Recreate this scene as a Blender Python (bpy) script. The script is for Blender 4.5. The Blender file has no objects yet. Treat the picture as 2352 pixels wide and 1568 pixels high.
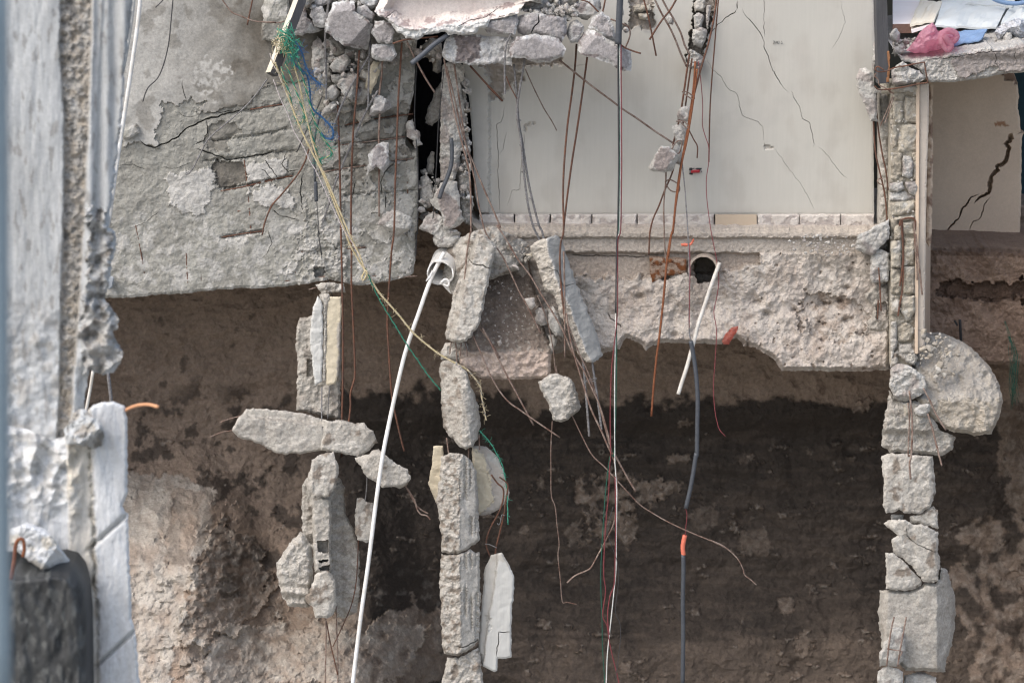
import bpy, math, random
import numpy as np
from mathutils import Vector
from mathutils.geometry import delaunay_2d_cdt

# ------------------------------------------------------------------ camera
S = bpy.context.scene
COL = S.collection
PITCH = math.radians(15.0)
DIST = 30.0                      # camera to the building front
SC = 240.0                       # photo units (2352 wide) per metre at the front
CAM = np.array([0.0, -DIST*math.cos(PITCH), DIST*math.sin(PITCH)])
cam = bpy.data.cameras.new('camera')
cam_o = bpy.data.objects.new('camera', cam)
COL.objects.link(cam_o)
cam_o.location = CAM
cam_o.rotation_euler = (math.pi/2-PITCH, 0, 0)
cam.sensor_width = 36.0
cam.lens = 36.0*DIST/(2352/SC)
cam.clip_end = 500
cam.dof.use_dof = True
cam.dof.focus_distance = DIST
cam.dof.aperture_fstop = 4.5
S.camera = cam_o
# ------------------------------------------------------------------ sky, sun, exposure
world = bpy.data.worlds.new('World'); S.world = world
world.use_nodes = True
wn = world.node_tree.nodes; wl = world.node_tree.links
sky = wn.new('ShaderNodeTexSky'); sky.sky_type = 'NISHITA'; sky.sun_disc = False
SUNV = Vector((-0.50, -0.42, 0.80)).normalized()
sky.sun_elevation = math.asin(SUNV.z)
sky.sun_rotation = math.atan2(SUNV.x, SUNV.y)
sky.air_density = 1.0; sky.dust_density = 4.0; sky.ozone_density = 1.0
hs = wn.new('ShaderNodeHueSaturation'); hs.inputs['Saturation'].default_value = 0.78
wl.new(sky.outputs[0], hs.inputs['Color'])
bg = wn['Background']; bg.inputs[1].default_value = 0.15
wl.new(hs.outputs[0], bg.inputs[0])
sun = bpy.data.lights.new('sun', 'SUN'); sun.energy = 0.5; sun.angle = math.radians(50)
sun.color = (1.0, 0.985, 0.96)
sun_o = bpy.data.objects.new('sun', sun); COL.objects.link(sun_o)
sun_o.rotation_euler = SUNV.to_track_quat('Z', 'Y').to_euler()
sun_o.location = (-8, -10, 14)
S.view_settings.view_transform = 'Standard'
S.view_settings.look = 'None'
S.view_settings.exposure = 1.02
S.view_settings.gamma = 1.0
S.view_settings.use_curve_mapping = False
S.render.engine = 'CYCLES'
S.cycles.max_bounces = 5
S.cycles.diffuse_bounces = 3
S.cycles.filter_width = 1.25
S.cycles.use_denoising = True
S.cycles.denoising_input_passes = 'RGB_ALBEDO_NORMAL'
S.cycles.denoising_prefilter = 'ACCURATE'

# ------------------------------------------------------------------ photo grid -> world
_cp, _sp = math.cos(PITCH), math.sin(PITCH)
def at(x, y, Y):
    """world points on the vertical plane Y seen at photo position x,y (arrays ok)"""
    x = np.asarray(x, float); y = np.asarray(y, float); Y = np.asarray(Y, float)
    u = (x-1176)/SC/DIST; v = (784-y)/SC/DIST
    dx = u; dy = _cp+v*_sp; dz = -_sp+v*_cp
    t = (Y-CAM[1])/dy
    return np.stack([CAM[0]+t*dx, np.broadcast_to(Y, t.shape)+0*t, CAM[2]+t*dz], -1)
F = 2352/4096.0
PAN = {'A1': (0, 0, 1100/1875), 'A2': (1000, 0, 1000/1704), 'A3': (1900, 0, 1000/1704), 'A4': (2800, 0, 1296/2209),
       'B1': (0, 900, 1100/1875), 'B2': (1000, 900, 1000/1704), 'B3': (1900, 900, 1000/1704), 'B4': (2800, 900, 1296/2209),
       'C1': (0, 1800, 1100/1853), 'C2': (1000, 1800, 1000/1684), 'C3': (1900, 1800, 1000/1684), 'C4': (2800, 1800, 1296/2183),
       'R': (3480, 0, 616/1932), 'Q': (1020, 0, 400/896), 'V': (1650, 850, 500/1045)}
def L(*a):
    """'A2:10,20 30,40' strings -> list of photo points; no tag = photo units"""
    out = []
    for s in a:
        tag = None
        if ':' in s: tag, s = s.split(':')
        for w in s.split():
            x, y = map(float, w.split(','))
            if tag:
                X0, Y0, f = PAN[tag]; x = (X0+x*f)*F; y = (Y0+y*f)*F
            out.append((x, y))
    return out

# ------------------------------------------------------------------ numpy noise
_rs = np.random.RandomState(7)
_perm = np.concatenate([_rs.permutation(256)]*3)
_grad = _rs.randn(256, 3); _grad /= np.linalg.norm(_grad, axis=1)[:, None]
def perlin(x, y, z=0.0):
    x = np.asarray(x, float); y = np.asarray(y, float); z = np.zeros_like(x)+z
    xi = np.floor(x).astype(int); yi = np.floor(y).astype(int); zi = np.floor(z).astype(int)
    xf, yf, zf = x-xi, y-yi, z-zi
    f = lambda t: t*t*t*(t*(t*6-15)+10)
    u, v, w = f(xf), f(yf), f(zf)
    r = 0
    for a in (0, 1):
        for b in (0, 1):
            for c in (0, 1):
                h = _perm[(_perm[(_perm[(xi+a) & 255]+yi+b) & 255]+zi+c) & 255]
                g = _grad[h]
                d = g[..., 0]*(xf-a)+g[..., 1]*(yf-b)+g[..., 2]*(zf-c)
                r = r+d*(u if a else 1-u)*(v if b else 1-v)*(w if c else 1-w)
    return r*1.6
def fbm(x, y, s, oc=4, z=0.0, g=0.5):
    r = 0; a = 1.0; f = 1.0/s
    for i in range(oc):
        r = r+a*perlin(np.asarray(x)*f, np.asarray(y)*f, z+i*7.3); a *= g; f *= 2.03
    return r
def ridge(x, y, s, oc=3, z=0.0):
    r = 0; a = 1.0; f = 1.0/s
    for i in range(oc):
        r = r+a*(1-2*np.abs(perlin(np.asarray(x)*f, np.asarray(y)*f, z+i*5.1))); a *= .5; f *= 2.1
    return r
def sst(a, b, x):
    t = np.clip((x-a)/(b-a), 0, 1); return t*t*(3-2*t)
def inside(poly, x, y):
    P = np.asarray(poly, float); r = np.zeros(np.shape(x), bool)
    j = len(P)-1
    for i in range(len(P)):
        xi, yi = P[i]; xj, yj = P[j]
        if yi != yj:
            c = ((yi > y) != (yj > y)) & (x < (xj-xi)*(y-yi)/(yj-yi)+xi)
            r ^= c
        j = i
    return r
def blob(poly, x, y, amp=8, s=25, z=0.0):
    """1 inside a polygon with a ragged edge"""
    return inside(poly, x+amp*fbm(x, y, s, 4, z+3), y+amp*fbm(x, y, s, 4, z+11)).astype(float)
from mathutils import kdtree
def near_dist(B, x, y):
    D = resample(B, 1.4); t = kdtree.KDTree(len(D))
    for i, p in enumerate(D.tolist()): t.insert((p[0], p[1], 0), i)
    t.balance(); f = t.find
    return np.array([f((a, b, 0))[2] for a, b in zip(x.tolist(), y.tolist())])
def chip(x, y, size, z=0.0, k=.55):
    """broken facets: lower envelope of many small tilted planes (0..1 of size)"""
    x = np.asarray(x, float)/size; y = np.asarray(y, float)/size
    xi = np.floor(x).astype(int); yi = np.floor(y).astype(int); best = np.full(x.shape, 9.0); zi = int(z*13)
    for a in (-1, 0, 1):
        for b in (-1, 0, 1):
            h = _perm[(_perm[(xi+a+zi) & 255]+yi+b) & 255]; h2 = _perm[h+1]
            sx = xi+a+.1+.8*h/255.; sy = yi+b+.1+.8*h2/255.
            g = _grad[(h*7+zi) & 255]; dx = x-sx; dy = y-sy
            v = .25*(h2/255.)+.55*(g[..., 0]*dx+g[..., 1]*dy)+k*.5*(dx*dx+dy*dy)
            best = np.minimum(best, v)
    return best
def seg_dist(pts, x, y, closed=False):
    d = np.full(np.shape(x), 1e9)
    P = np.asarray(pts, float); n = len(P)
    for i in range(n if closed else n-1):
        a = P[i]; b = P[(i+1) % n]; ab = b-a; l2 = ab@ab+1e-12
        t = np.clip(((x-a[0])*ab[0]+(y-a[1])*ab[1])/l2, 0, 1)
        dd = (x-a[0]-t*ab[0])**2+(y-a[1]-t*ab[1])**2
        d = np.minimum(d, dd)
    return np.sqrt(d)

# ------------------------------------------------------------------ materials
def lin(c, k=1.0):
    return tuple(((v/255/12.92) if v < 10 else ((v/255+.055)/1.055)**2.4)*k for v in c)+(1.0,)
MATS = {}
def mat(name, c1, c2, alt=None, alt2=None, scale=3.0, speck=0.3, sp_scale=38, bump=0.28, bscale=45, rough=.92,
        streak=0.0, spec=.25, third=None, dust=None, metal=0.0, trans=0.0):
    """procedural masonry: two tones, grain, fine relief; masks 'm' and 'n' on the mesh switch to other real surfaces"""
    if name in MATS: return MATS[name]
    m = bpy.data.materials.new(name); m.use_nodes = True
    nt = m.node_tree; N = nt.nodes; K = nt.links
    b = N['Principled BSDF']
    b.inputs['Roughness'].default_value = rough; b.inputs['Specular IOR Level'].default_value = spec
    b.inputs['Metallic'].default_value = metal
    tc = N.new('ShaderNodeTexCoord'); oi = N.new('ShaderNodeObjectInfo')
    add = N.new('ShaderNodeVectorMath'); add.operation = 'ADD'
    sc_ = N.new('ShaderNodeVectorMath'); sc_.operation = 'SCALE'; sc_.inputs[3].default_value = 37.0
    cmb = N.new('ShaderNodeCombineXYZ')
    for i in range(3): K.new(oi.outputs['Random'], cmb.inputs[i])
    K.new(cmb.outputs[0], sc_.inputs[0])
    K.new(tc.outputs['Object'], add.inputs[0]); K.new(sc_.outputs[0], add.inputs[1])
    V = add.outputs[0]
    if streak:
        mp = N.new('ShaderNodeMapping'); mp.inputs['Scale'].default_value = (1, 1, streak)
        K.new(V, mp.inputs[0]); VS = mp.outputs[0]
    else: VS = V
    def noise(vec, s, det=6, ro=.6):
        n = N.new('ShaderNodeTexNoise'); n.inputs['Scale'].default_value = s; n.inputs['Detail'].default_value = det
        n.inputs['Roughness'].default_value = ro; K.new(vec, n.inputs['Vector']); return n.outputs['Fac']
    def ramp(fac, a, bb):
        r = N.new('ShaderNodeMapRange'); r.inputs[1].default_value = a; r.inputs[2].default_value = bb
        K.new(fac, r.inputs[0]); return r.outputs[0]
    def mix(fac, a, bb, mode='MIX'):
        x = N.new('ShaderNodeMix'); x.data_type = 'RGBA'; x.blend_type = mode
        if isinstance(fac, float): x.inputs[0].default_value = fac
        else: K.new(fac, x.inputs[0])
        for sock, val in ((x.inputs[6], a), (x.inputs[7], bb)):
            if isinstance(val, tuple): sock.default_value = val
            else: K.new(val, sock)
        return x.outputs[2]
    def attr(nm):
        a = N.new('ShaderNodeAttribute'); a.attribute_name = nm; return a.outputs['Fac']
    colr = mix(ramp(noise(VS, scale), .32, .68), c1, c2)
    if alt: 
        alt_c = mix(ramp(noise(VS, scale*1.7), .3, .7), alt, tuple(v*.82 for v in alt[:3])+(1.0,))
        colr = mix(attr('m'), colr, alt_c)
    if alt2: colr = mix(attr('n'), colr, mix(ramp(noise(V, scale*2.3), .3, .7), alt2, tuple(v*.7 for v in alt2[:3])+(1.0,)))
    if third:       # patches of a further tone with ragged outline
        colr = mix(ramp(noise(V, third[1], 8, .7), third[2], third[2]+.06), colr, third[0])
    # speckle / grain
    f = ramp(noise(VS if streak and streak < .2 else V, sp_scale, 5, .8), .3, .7)
    g = N.new('ShaderNodeMapRange'); g.inputs[3].default_value = 1-speck; g.inputs[4].default_value = 1+speck*.75
    K.new(f, g.inputs[0])
    vm = N.new('ShaderNodeVectorMath'); vm.operation = 'SCALE'
    K.new(colr, vm.inputs[0]); K.new(g.outputs[0], vm.inputs[3])
    colr = vm.outputs[0]
    K.new(colr, b.inputs['Base Color'])
    if bump:
        n1 = noise(VS, bscale, 8, .72)
        n2 = noise(V, bscale*.22, 6, .6)
        ad = N.new('ShaderNodeMath'); ad.operation = 'ADD'; K.new(n1, ad.inputs[0]); K.new(n2, ad.inputs[1])
        bm = N.new('ShaderNodeBump'); bm.inputs['Strength'].default_value = bump; bm.inputs['Distance'].default_value = .03
        K.new(ad.outputs[0], bm.inputs['Height']); K.new(bm.outputs[0], b.inputs['Normal'])
    if trans: b.inputs['Transmission Weight'].default_value = trans
    MATS[name] = m
    return m
CONC = mat('broken concrete', lin((181, 179, 174)), lin((160, 157, 151)), alt=lin((150, 141, 136)), alt2=lin((196, 194, 188)), scale=5, speck=.42)
CONC2 = mat('dusty concrete', lin((174, 170, 162)), lin((157, 152, 144)), alt=lin((190, 186, 178)), alt2=lin((128, 116, 104)), scale=4, speck=.4)
CONCP = mat('concrete under floor adhesive', lin((192, 193, 193)), lin((165, 162, 157)), alt=lin((156, 152, 151)), alt2=lin((112, 100, 98)), scale=6, speck=.4)
SLABTOP = mat('screeded slab', lin((214, 208, 202)), lin((196, 184, 178)), alt=lin((206, 206, 203)), alt2=lin((150, 132, 130)), scale=3.5, speck=.2, streak=.5)
PAINT = mat('grey painted plaster', lin((182, 180, 172)), lin((179, 176, 168)), alt=lin((158, 150, 141)), alt2=lin((190, 187, 180)), scale=1.6, speck=.035, sp_scale=36, bump=.05, bscale=60, streak=.05, rough=.8)
PGREY = mat('hanging paint panel', lin((190, 190, 186)), lin((180, 180, 176)), alt=lin((186, 182, 174)), alt2=lin((170, 168, 164)), scale=3, speck=.1, bump=.1, streak=.1, rough=.8)
PAINT_D = mat('mid grey paint', lin((158, 158, 155)), lin((150, 150, 147)), alt=lin((184, 178, 168)), alt2=lin((200, 198, 192)), scale=3, speck=.06, bump=.25, rough=.8)
CREAM = mat('cream paint', lin((204, 194, 172)), lin((194, 184, 162)), alt=lin((178, 172, 164)), alt2=lin((190, 190, 184)), scale=3, speck=.06, bump=.15, rough=.8)
BEIGE = mat('beige painted plaster', lin((202, 183, 162)), lin((194, 175, 155)), alt=lin((140, 118, 102)), alt2=lin((150, 100, 62)), scale=1.5, speck=.08, bump=.12, bscale=80, rough=.8)
SOIL = mat('pale compacted soil', lin((184, 177, 168)), lin((168, 158, 149)), alt=lin((172, 163, 152)), alt2=lin((146, 130, 116)), scale=3, speck=.34, bump=.35, bscale=30, streak=.8)
DUST = mat('grey dust slope', lin((134, 122, 112)), lin((116, 105, 96)), alt=lin((186, 170, 158)), alt2=lin((188, 182, 172)), scale=5, speck=.35, sp_scale=36, bump=.35)
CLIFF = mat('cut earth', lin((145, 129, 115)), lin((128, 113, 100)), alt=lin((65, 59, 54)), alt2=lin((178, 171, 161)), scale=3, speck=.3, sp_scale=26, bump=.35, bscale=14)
DSOIL = mat('brown room soil', lin((146, 126, 110)), lin((128, 108, 94)), alt=lin((98, 80, 68)), alt2=lin((170, 160, 148)), scale=4, speck=.25, bump=.6)
RETAIN = mat('old concrete wall', lin((154, 153, 146)), lin((131, 129, 122)), alt=lin((184, 182, 177)), alt2=lin((112, 107, 99)), scale=2.2, speck=.3, sp_scale=36, bump=.25, bscale=40)
BLOCK = mat('hollow block', lin((184, 178, 164)), lin((166, 158, 144)), alt=lin((150, 142, 128)), alt2=lin((196, 194, 188)), scale=6, speck=.3, sp_scale=36, bump=.4)
FORE = mat('weathered white plaster', lin((180, 183, 184)), lin((158, 160, 160)), alt=lin((160, 152, 140)), alt2=lin((120, 116, 110)), scale=3.0, speck=.15, sp_scale=45, bump=.1, streak=.25)
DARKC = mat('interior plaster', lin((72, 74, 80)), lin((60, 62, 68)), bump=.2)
def simple(name, c, rough=.6, metal=0.0, var=.15, bump=0.15, scale=20, c2=None, spec=.4):
    return mat(name, c, c2 or tuple(v*(1-var*2) for v in c[:3])+(1.0,), scale=scale, speck=var, bump=bump, rough=rough, metal=metal, spec=spec)
RUST = simple('rusty steel', lin((112, 74, 56)), .9, 0, .4, .4, 14, lin((84, 66, 58)))
ORUST = simple('orange rust', lin((134, 86, 58)), .9, 0, .25, .4, 30, lin((110, 64, 42)))
STEEL = simple('grey steel bar', lin((134, 134, 136)), .7, .0, .3, .4, 45, lin((96, 92, 90)))
MIXR = simple('dusty rusty bar', lin((146, 132, 122)), .9, 0, .4, .4, 16, lin((98, 70, 58)))
DWIRE = simple('dark wire', lin((66, 66, 68)), .6)
WPVC = simple('white plastic', lin((226, 226, 225)), .4, 0, .12, 0.05, 9, lin((200, 197, 190)))
WDIRT = simple('dirty white plastic', lin((212, 209, 202)), .55, 0, .16, 0.08, 10, lin((182, 176, 166)))
GHOSE = simple('dark grey plastic pipe', lin((76, 80, 86)), .5, 0, .12, .1, 25)
BLACKP = simple('black plastic', lin((46, 47, 50)), .45, 0, .1, .1, 10)
ORNG = simple('orange plastic', lin((222, 122, 98)), .5, 0, .08, .05)
REDW = simple('red wire sheath', lin((128, 62, 66)), .5)
GRNW = simple('green wire sheath', lin((36, 92, 76)), .5)
WHW = simple('white wire sheath', lin((225, 225, 220)), .5)
TAN = simple('tan rope fibre', lin((206, 192, 160)), .9, 0, .12)
GRNR = simple('green rope fibre', lin((66, 146, 122)), .8, 0, .15)
BLUR = simple('blue rope fibre', lin((66, 112, 160)), .8, 0, .12)
YELR = simple('yellow rope fibre', lin((196, 182, 138)), .8, 0, .12)
LILR = simple('pale lilac cord', lin((206, 196, 196)), .8, 0, .1)
WOODLIT = mat('lit timber side', lin((212, 205, 190)), lin((186, 178, 162)), scale=6, speck=.1, bump=.2, streak=.1)  # paler copy for the lit side of the slanting timber
WOODD = mat('dark weathered timber', lin((88, 88, 90)), lin((68, 68, 70)), scale=6, speck=.15, bump=.3, streak=.08)
WOODO = mat('fresh split timber', lin((160, 116, 82)), lin((122, 86, 62)), scale=6, speck=.1, bump=.2, streak=.08)
TILE = mat('beige glazed tile', lin((184, 168, 148)), lin((176, 160, 141)), scale=4, speck=.03, bump=.03, rough=.45)
MORTAR = mat('white tile mortar', lin((200, 194, 187)), lin((184, 177, 169)), alt=lin((172, 164, 158)), alt2=lin((150, 144, 140)), scale=7, speck=.1, bump=.3)
SHEET = mat('pale cardboard', lin((208, 212, 210)), lin((190, 195, 195)), scale=1.6, speck=.04, bump=.08, bscale=15)
SHEETW = mat('white board', lin((238, 232, 228)), lin((230, 222, 218)), scale=2, speck=.02, bump=.03)
SHEETB = mat('beige board', lin((222, 216, 200)), lin((210, 202, 186)), scale=2, speck=.05, bump=.05)
BROWNB = simple('brown board edge', lin((132, 104, 92)), .8)
BLUES = simple('blue painted sheet', lin((120, 146, 180)), .55, 0, .08, .05, 5)
TEAL = simple('dark teal paint', lin((20, 54, 62)), .7)
GBOX = simple('grey enamel box', lin((142, 148, 154)), .6, 0, .06, .05)
BOXR = simple('red socket insert', lin((168, 44, 54)), .4)
COPPER = simple('copper', lin((216, 160, 120)), .5, .2, .1, .05)
BLUEG = simple('grey blue enamel', lin((140, 156, 164)), .5, 0, .04, 0)
GROUND = mat('bare ground', lin((142, 138, 130)), lin((120, 116, 109)), bump=.5)
def film(name, c, tr=.5):
    m = bpy.data.materials.new(name); m.use_nodes = True
    N = m.node_tree.nodes; K = m.node_tree.links; b = N['Principled BSDF']
    b.inputs['Base Color'].default_value = c; b.inputs['Roughness'].default_value = .28
    t = N.new('ShaderNodeBsdfTranslucent'); t.inputs[0].default_value = c
    mx = N.new('ShaderNodeMixShader'); mx.inputs[0].default_value = tr
    K.new(b.outputs[0], mx.inputs[1]); K.new(t.outputs[0], mx.inputs[2])
    tp = N.new('ShaderNodeBsdfTransparent'); tp.inputs[0].default_value = c
    m2 = N.new('ShaderNodeMixShader'); m2.inputs[0].default_value = .3 if tr > .4 else 0.0
    K.new(mx.outputs[0], m2.inputs[1]); K.new(tp.outputs[0], m2.inputs[2])
    K.new(m2.outputs[0], N['Material Output'].inputs[0])
    n = N.new('ShaderNodeTexNoise'); n.inputs['Scale'].default_value = 10; n.inputs['Detail'].default_value = 5
    bm = N.new('ShaderNodeBump'); bm.inputs['Strength'].default_value = .9; bm.inputs['Distance'].default_value = .05
    K.new(n.outputs[0], bm.inputs['Height']); K.new(bm.outputs[0], b.inputs['Normal'])
    return m
PINK = film('pink film', lin((238, 186, 202)))
SALMON = film('salmon film', lin((232, 164, 150)))
RAG = film('white rag', lin((206, 208, 212)), .2)

# ------------------------------------------------------------------ mesh helpers
def props(o, label=None, cat=None, group=None, kind=None):
    if label: o['label'] = label
    if cat and not kind: o['kind'] = 'thing'
    if cat: o['category'] = cat
    if group: o['group'] = group
    if kind: o['kind'] = kind
    return o
ORI = {}
def build(name, V, faces, m, parent=None, attrs=None, smooth=False, midx=None, label=None, cat=None, group=None, kind=None):
    V = np.asarray(V, float)
    o0 = V.mean(0); o0[2] = V[:, 2].min()
    me = bpy.data.meshes.new(name)
    me.from_pydata((V-o0).tolist(), [], faces)
    for mm in (m if isinstance(m, (list, tuple)) else [m]): me.materials.append(mm)
    if midx is not None: me.polygons.foreach_set('material_index', np.asarray(midx, np.int32))
    for k, a in (attrs or {}).items():
        at_ = me.attributes.new(k, 'FLOAT', 'POINT'); at_.data.foreach_set('value', np.asarray(a, np.float32))
    if smooth: me.polygons.foreach_set('use_smooth', np.ones(len(me.polygons), bool))
    me.update()
    o = bpy.data.objects.new(name, me); COL.objects.link(o)
    ORI[o] = Vector(o0)
    if parent is not None:
        o.parent = parent; o.location = Vector(o0)-ORI[parent]
    else: o.location = o0
    return props(o, label, cat, group, kind)
def empty(name, p, label, cat, group=None):
    o = bpy.data.objects.new(name, None); COL.objects.link(o); o.location = Vector(p); ORI[o] = Vector(p)
    o.empty_display_size = .1
    return props(o, label, cat, group)
def resample(pts, step, closed=True):
    out = []; n = len(pts)
    for i in range(n if closed else n-1):
        a = np.array(pts[i], float); b = np.array(pts[(i+1) % n], float)
        k = max(1, int(round(np.linalg.norm(b-a)/step)))
        for j in range(k): out.append(a+(b-a)*j/k)
    if not closed: out.append(np.array(pts[-1], float))
    return np.array(out)
_sd = [0]
def solid(name, pts, Y, t=.3, step=5.0, jit=2.2, facets=5, rough=.008, edge=.018, epx=5, hfun=None, cracks=(), ext='view',
          shrink=.9, m=None, mask=None, parent=None, smooth=False, seed=None, nscale=16, flat0=.0, face=(0, 0), amask=0, bulge=1.0, chipa=.038, hchip=0.0, fcut=.5, **kw):
    """one closed lump of material: its front follows an outline of the photo, its relief comes from broken facets
    and noise, and it has a real back at depth Y+t"""
    _sd[0] += 1; sd = _sd[0]*3.17 if seed is None else seed*3.17
    rng = np.random.RandomState(int(sd*100) % 99991)
    B = resample(pts, step*.9); B00 = B
    if jit:
        B = B+jit*np.stack([fbm(B[:, 0], B[:, 1], 14, 3, sd), fbm(B[:, 0], B[:, 1], 14, 3, sd+40)], -1)*1.1
        if ext == 'view' or jit > 1.5: B = B+jit*.45*np.stack([perlin(B[:, 0]/5.1, B[:, 1]/5.1, sd+4), perlin(B[:, 0]/5.1, B[:, 1]/5.1, sd+44)], -1)
    x0, y0 = B.min(0); x1, y1 = B.max(0)
    gx, gy = np.meshgrid(np.arange(x0, x1+step, step), np.arange(y0, y1+step, step*.87))
    gx = gx+(np.arange(gx.shape[0]) % 2)[:, None]*step*.5
    gx = (gx+rng.uniform(-.28, .28, gx.shape)*step).ravel(); gy = (gy+rng.uniform(-.28, .28, gy.shape)*step).ravel()
    if len(gx) > 6000:
        k = inside(pts, gx, gy); dd = near_dist(B, gx, gy); nb = np.where(dd < 3*jit+4)[0]
        k[nb] = inside(B, gx[nb], gy[nb]); gx, gy, d = gx[k], gy[k], dd[k]
    else:
        k = inside(B, gx, gy); gx, gy = gx[k], gy[k]
        d = seg_dist(B, gx, gy, True)
    k = d > step*.45; gx, gy, d = gx[k], gy[k], d[k]
    pts_ = [B, np.stack([gx, gy], -1)]; edges = [(i, (i+1) % len(B)) for i in range(len(B))]
    nB = len(B); cr_dep = []; base = nB+len(gx)
    if len(cracks):
        kill = np.zeros(len(gx), bool); cpts = []; 
        for (cp, w, dep) in cracks:
            R = resample(cp, 5.0, False)
            R = R+np.stack([fbm(R[:, 0], R[:, 1], 9, 3, sd+2), fbm(R[:, 0], R[:, 1], 9, 3, sd+60)], -1)*2.2
            T = np.gradient(R, axis=0); T /= np.linalg.norm(T, axis=1)[:, None]+1e-9
            Nn = np.stack([-T[:, 1], T[:, 0]], -1)
            ss = np.linspace(0, 1, len(R))
            ww = w*.5*np.clip(np.minimum(ss, 1-ss)*6+.25, 0, 1)*(1+.5*fbm(R[:, 0], R[:, 1], 20, 2, sd+9))
            ok = inside(B, R[:, 0], R[:, 1]) & (seg_dist(B, R[:, 0], R[:, 1], True) > w)
            kill |= seg_dist(R, gx, gy) < w*.5+1.2
            cpts.append((R[ok], (R+Nn*ww[:, None])[ok], (R-Nn*ww[:, None])[ok], dep))
        gx, gy, d = gx[~kill], gy[~kill], d[~kill]
        pts_ = [B, np.stack([gx, gy], -1)]; base = nB+len(gx)
        dep_all = [np.zeros(base)]
        for (c, l, r, dep) in cpts:
            n = len(c)
            if n < 2: continue
            pts_ += [c, l, r]
            for q in range(3): edges += [(base+q*n+i, base+q*n+i+1) for i in range(n-1)]
            dep_all.append(np.concatenate([np.full(n, dep), np.zeros(2*n)])); base += 3*n
        cr_dep = np.concatenate(dep_all)
    A = np.concatenate(pts_)
    o = delaunay_2d_cdt([Vector(p) for p in A.tolist()], edges, [], 1, 1e-5)
    V2 = np.array([tuple(v) for v in o[0]]); src = o[3]
    cdep = np.zeros(len(V2)); isB = np.zeros(len(V2), bool); order = {}
    for i, s in enumerate(src):
        for q in s:
            if q < nB: isB[i] = True; order[q] = i
            elif len(cracks) and q < len(cr_dep): cdep[i] = max(cdep[i], cr_dep[q])
    X, Yp = V2[:, 0], V2[:, 1]
    d = near_dist(B, X, Yp) if len(X) > 5000 else seg_dist(B, X, Yp, True)
    cx, cy = B.mean(0); Rr = max(x1-x0, y1-y0)/2
    mm = np.zeros(len(X)); nn = np.zeros(len(X))
    if hfun is not None:
        h, mm, nn = hfun(X, Yp, d)
        if hchip: h = h-hchip*chip(X+4*fbm(X, Yp, 14, 3, sd), Yp+4*fbm(X, Yp, 14, 3, sd+1), 34, sd)
        mm = mm+np.zeros(len(X)); nn = nn+np.zeros(len(X)); h = h+np.zeros(len(X))
        h = h-edge*(1-sst(0, epx, d))
    else:
        h = np.full(len(X), .0)
        Rm = min(x1-x0, y1-y0)/2/SC
        best = np.zeros(len(X), int)
        if facets:
            hs_ = []
            a0 = rng.uniform(0, 6.28)
            fx, fy = face
            hs_.append(Rm*.5*bulge + (fx*(X-cx)+fy*(Yp-cy))/SC)
            for i in range(facets):
                a = a0+6.283*i/facets+rng.uniform(-.5, .5)
                s = rng.uniform(.5, 1.5); off = rng.uniform(.35, .8)*Rm*bulge
                ex = max(x1-x0, 1)/2; ey = max(y1-y0, 1)/2
                q = (math.cos(a)*(X-cx)/ex+math.sin(a)*(Yp-cy)/ey)
                hs_.append(off+s*Rm*bulge*(fcut-q))
            hs_ = np.array(hs_); best = hs_.argmin(0); h = hs_.min(0)
        h = h-edge*(1-sst(0, epx, d))
        fr = fbm(X, Yp, 12, 4, sd+5)
        if amask == 1: mm = ((best == 0) & (d > 3+5*fr)).astype(float)
        elif amask == 2: mm = (d > epx*.6+6*fr).astype(float)
        else: mm = sst(.1, .3, fbm(X, Yp, 40, 3, sd+8))*.7
        nn = sst(.25, .4, fbm(X, Yp, 30, 3, sd+18))*.8*(1-mm)
        if mask: mm, nn = mask(X, Yp, d)
        mm = mm+np.zeros(len(X)); nn = nn+np.zeros(len(X))
        fl = 1-flat0*((mm > .5) if amask else 0)
        h = h+rough*fl*(fbm(X, Yp, nscale, 5, sd, .6)+.5*ridge(X, Yp, nscale*1.8, 2, sd+3))-fl*chipa*(chip(X+3*fr, Yp+3*fr, 30, sd)+.3*chip(X, Yp, 12, sd+1))
    h = h-cdep
    P3 = at(X, Yp, Y-h)
    nF = len(P3)
    ring = [order[q] for q in range(nB) if q in order]
    ring = [r for i, r in enumerate(ring) if r != ring[i-1]]
    RP = P3[ring]
    if ext == 'view':
        c = np.array([cx, cy]); q = (V2[ring]-c)*shrink+c
        bk = at(q[:, 0], q[:, 1], Y+t)
        q2 = (V2[ring]-c)*(1+shrink)/2+c
        md = at(q2[:, 0]+2*fbm(q2[:, 0], q2[:, 1], 12, 2, sd+70), q2[:, 1]+2*fbm(q2[:, 0], q2[:, 1], 12, 2, sd+71), Y+t*.45)
    else:
        kk = [q for q in range(nB) if q in order]; r0 = [order[q] for q in kk]; kk = [q for i, q in enumerate(kk) if r0[i] != r0[i-1]]
        S0 = at(B00[kk][:, 0], B00[kk][:, 1], Y+0*B00[kk][:, 0])
        bk = S0.copy(); bk[:, 1] = Y+t
        md = S0.copy(); md[:, 1] = Y+min(t*.3, .12)
        md[:, 2] += .012*fbm(V2[ring][:, 0], V2[ring][:, 1], 20, 3, sd+70)
    nR = len(ring)
    # depth subdivisions
    rings = [np.array(ring)]
    Vs = [P3]; off = nF
    for lay in (md, bk):
        Vs.append(lay); rings.append(np.arange(off, off+nR)); off += nR
    Vall = np.concatenate(Vs)
    tri = [tuple(f) for f in o[2]]
    # orientation: front faces to the camera (-Y)
    a, b_, c_ = (P3[tri[0][i]] for i in range(3))
    if np.cross(b_-a, c_-a)[1] > 0: tri = [f[::-1] for f in tri]
    area = 0.0
    R2 = V2[ring]
    area = np.sum(R2[:, 0]*np.roll(R2[:, 1], -1)-np.roll(R2[:, 0], -1)*R2[:, 1])
    quads = []
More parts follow.
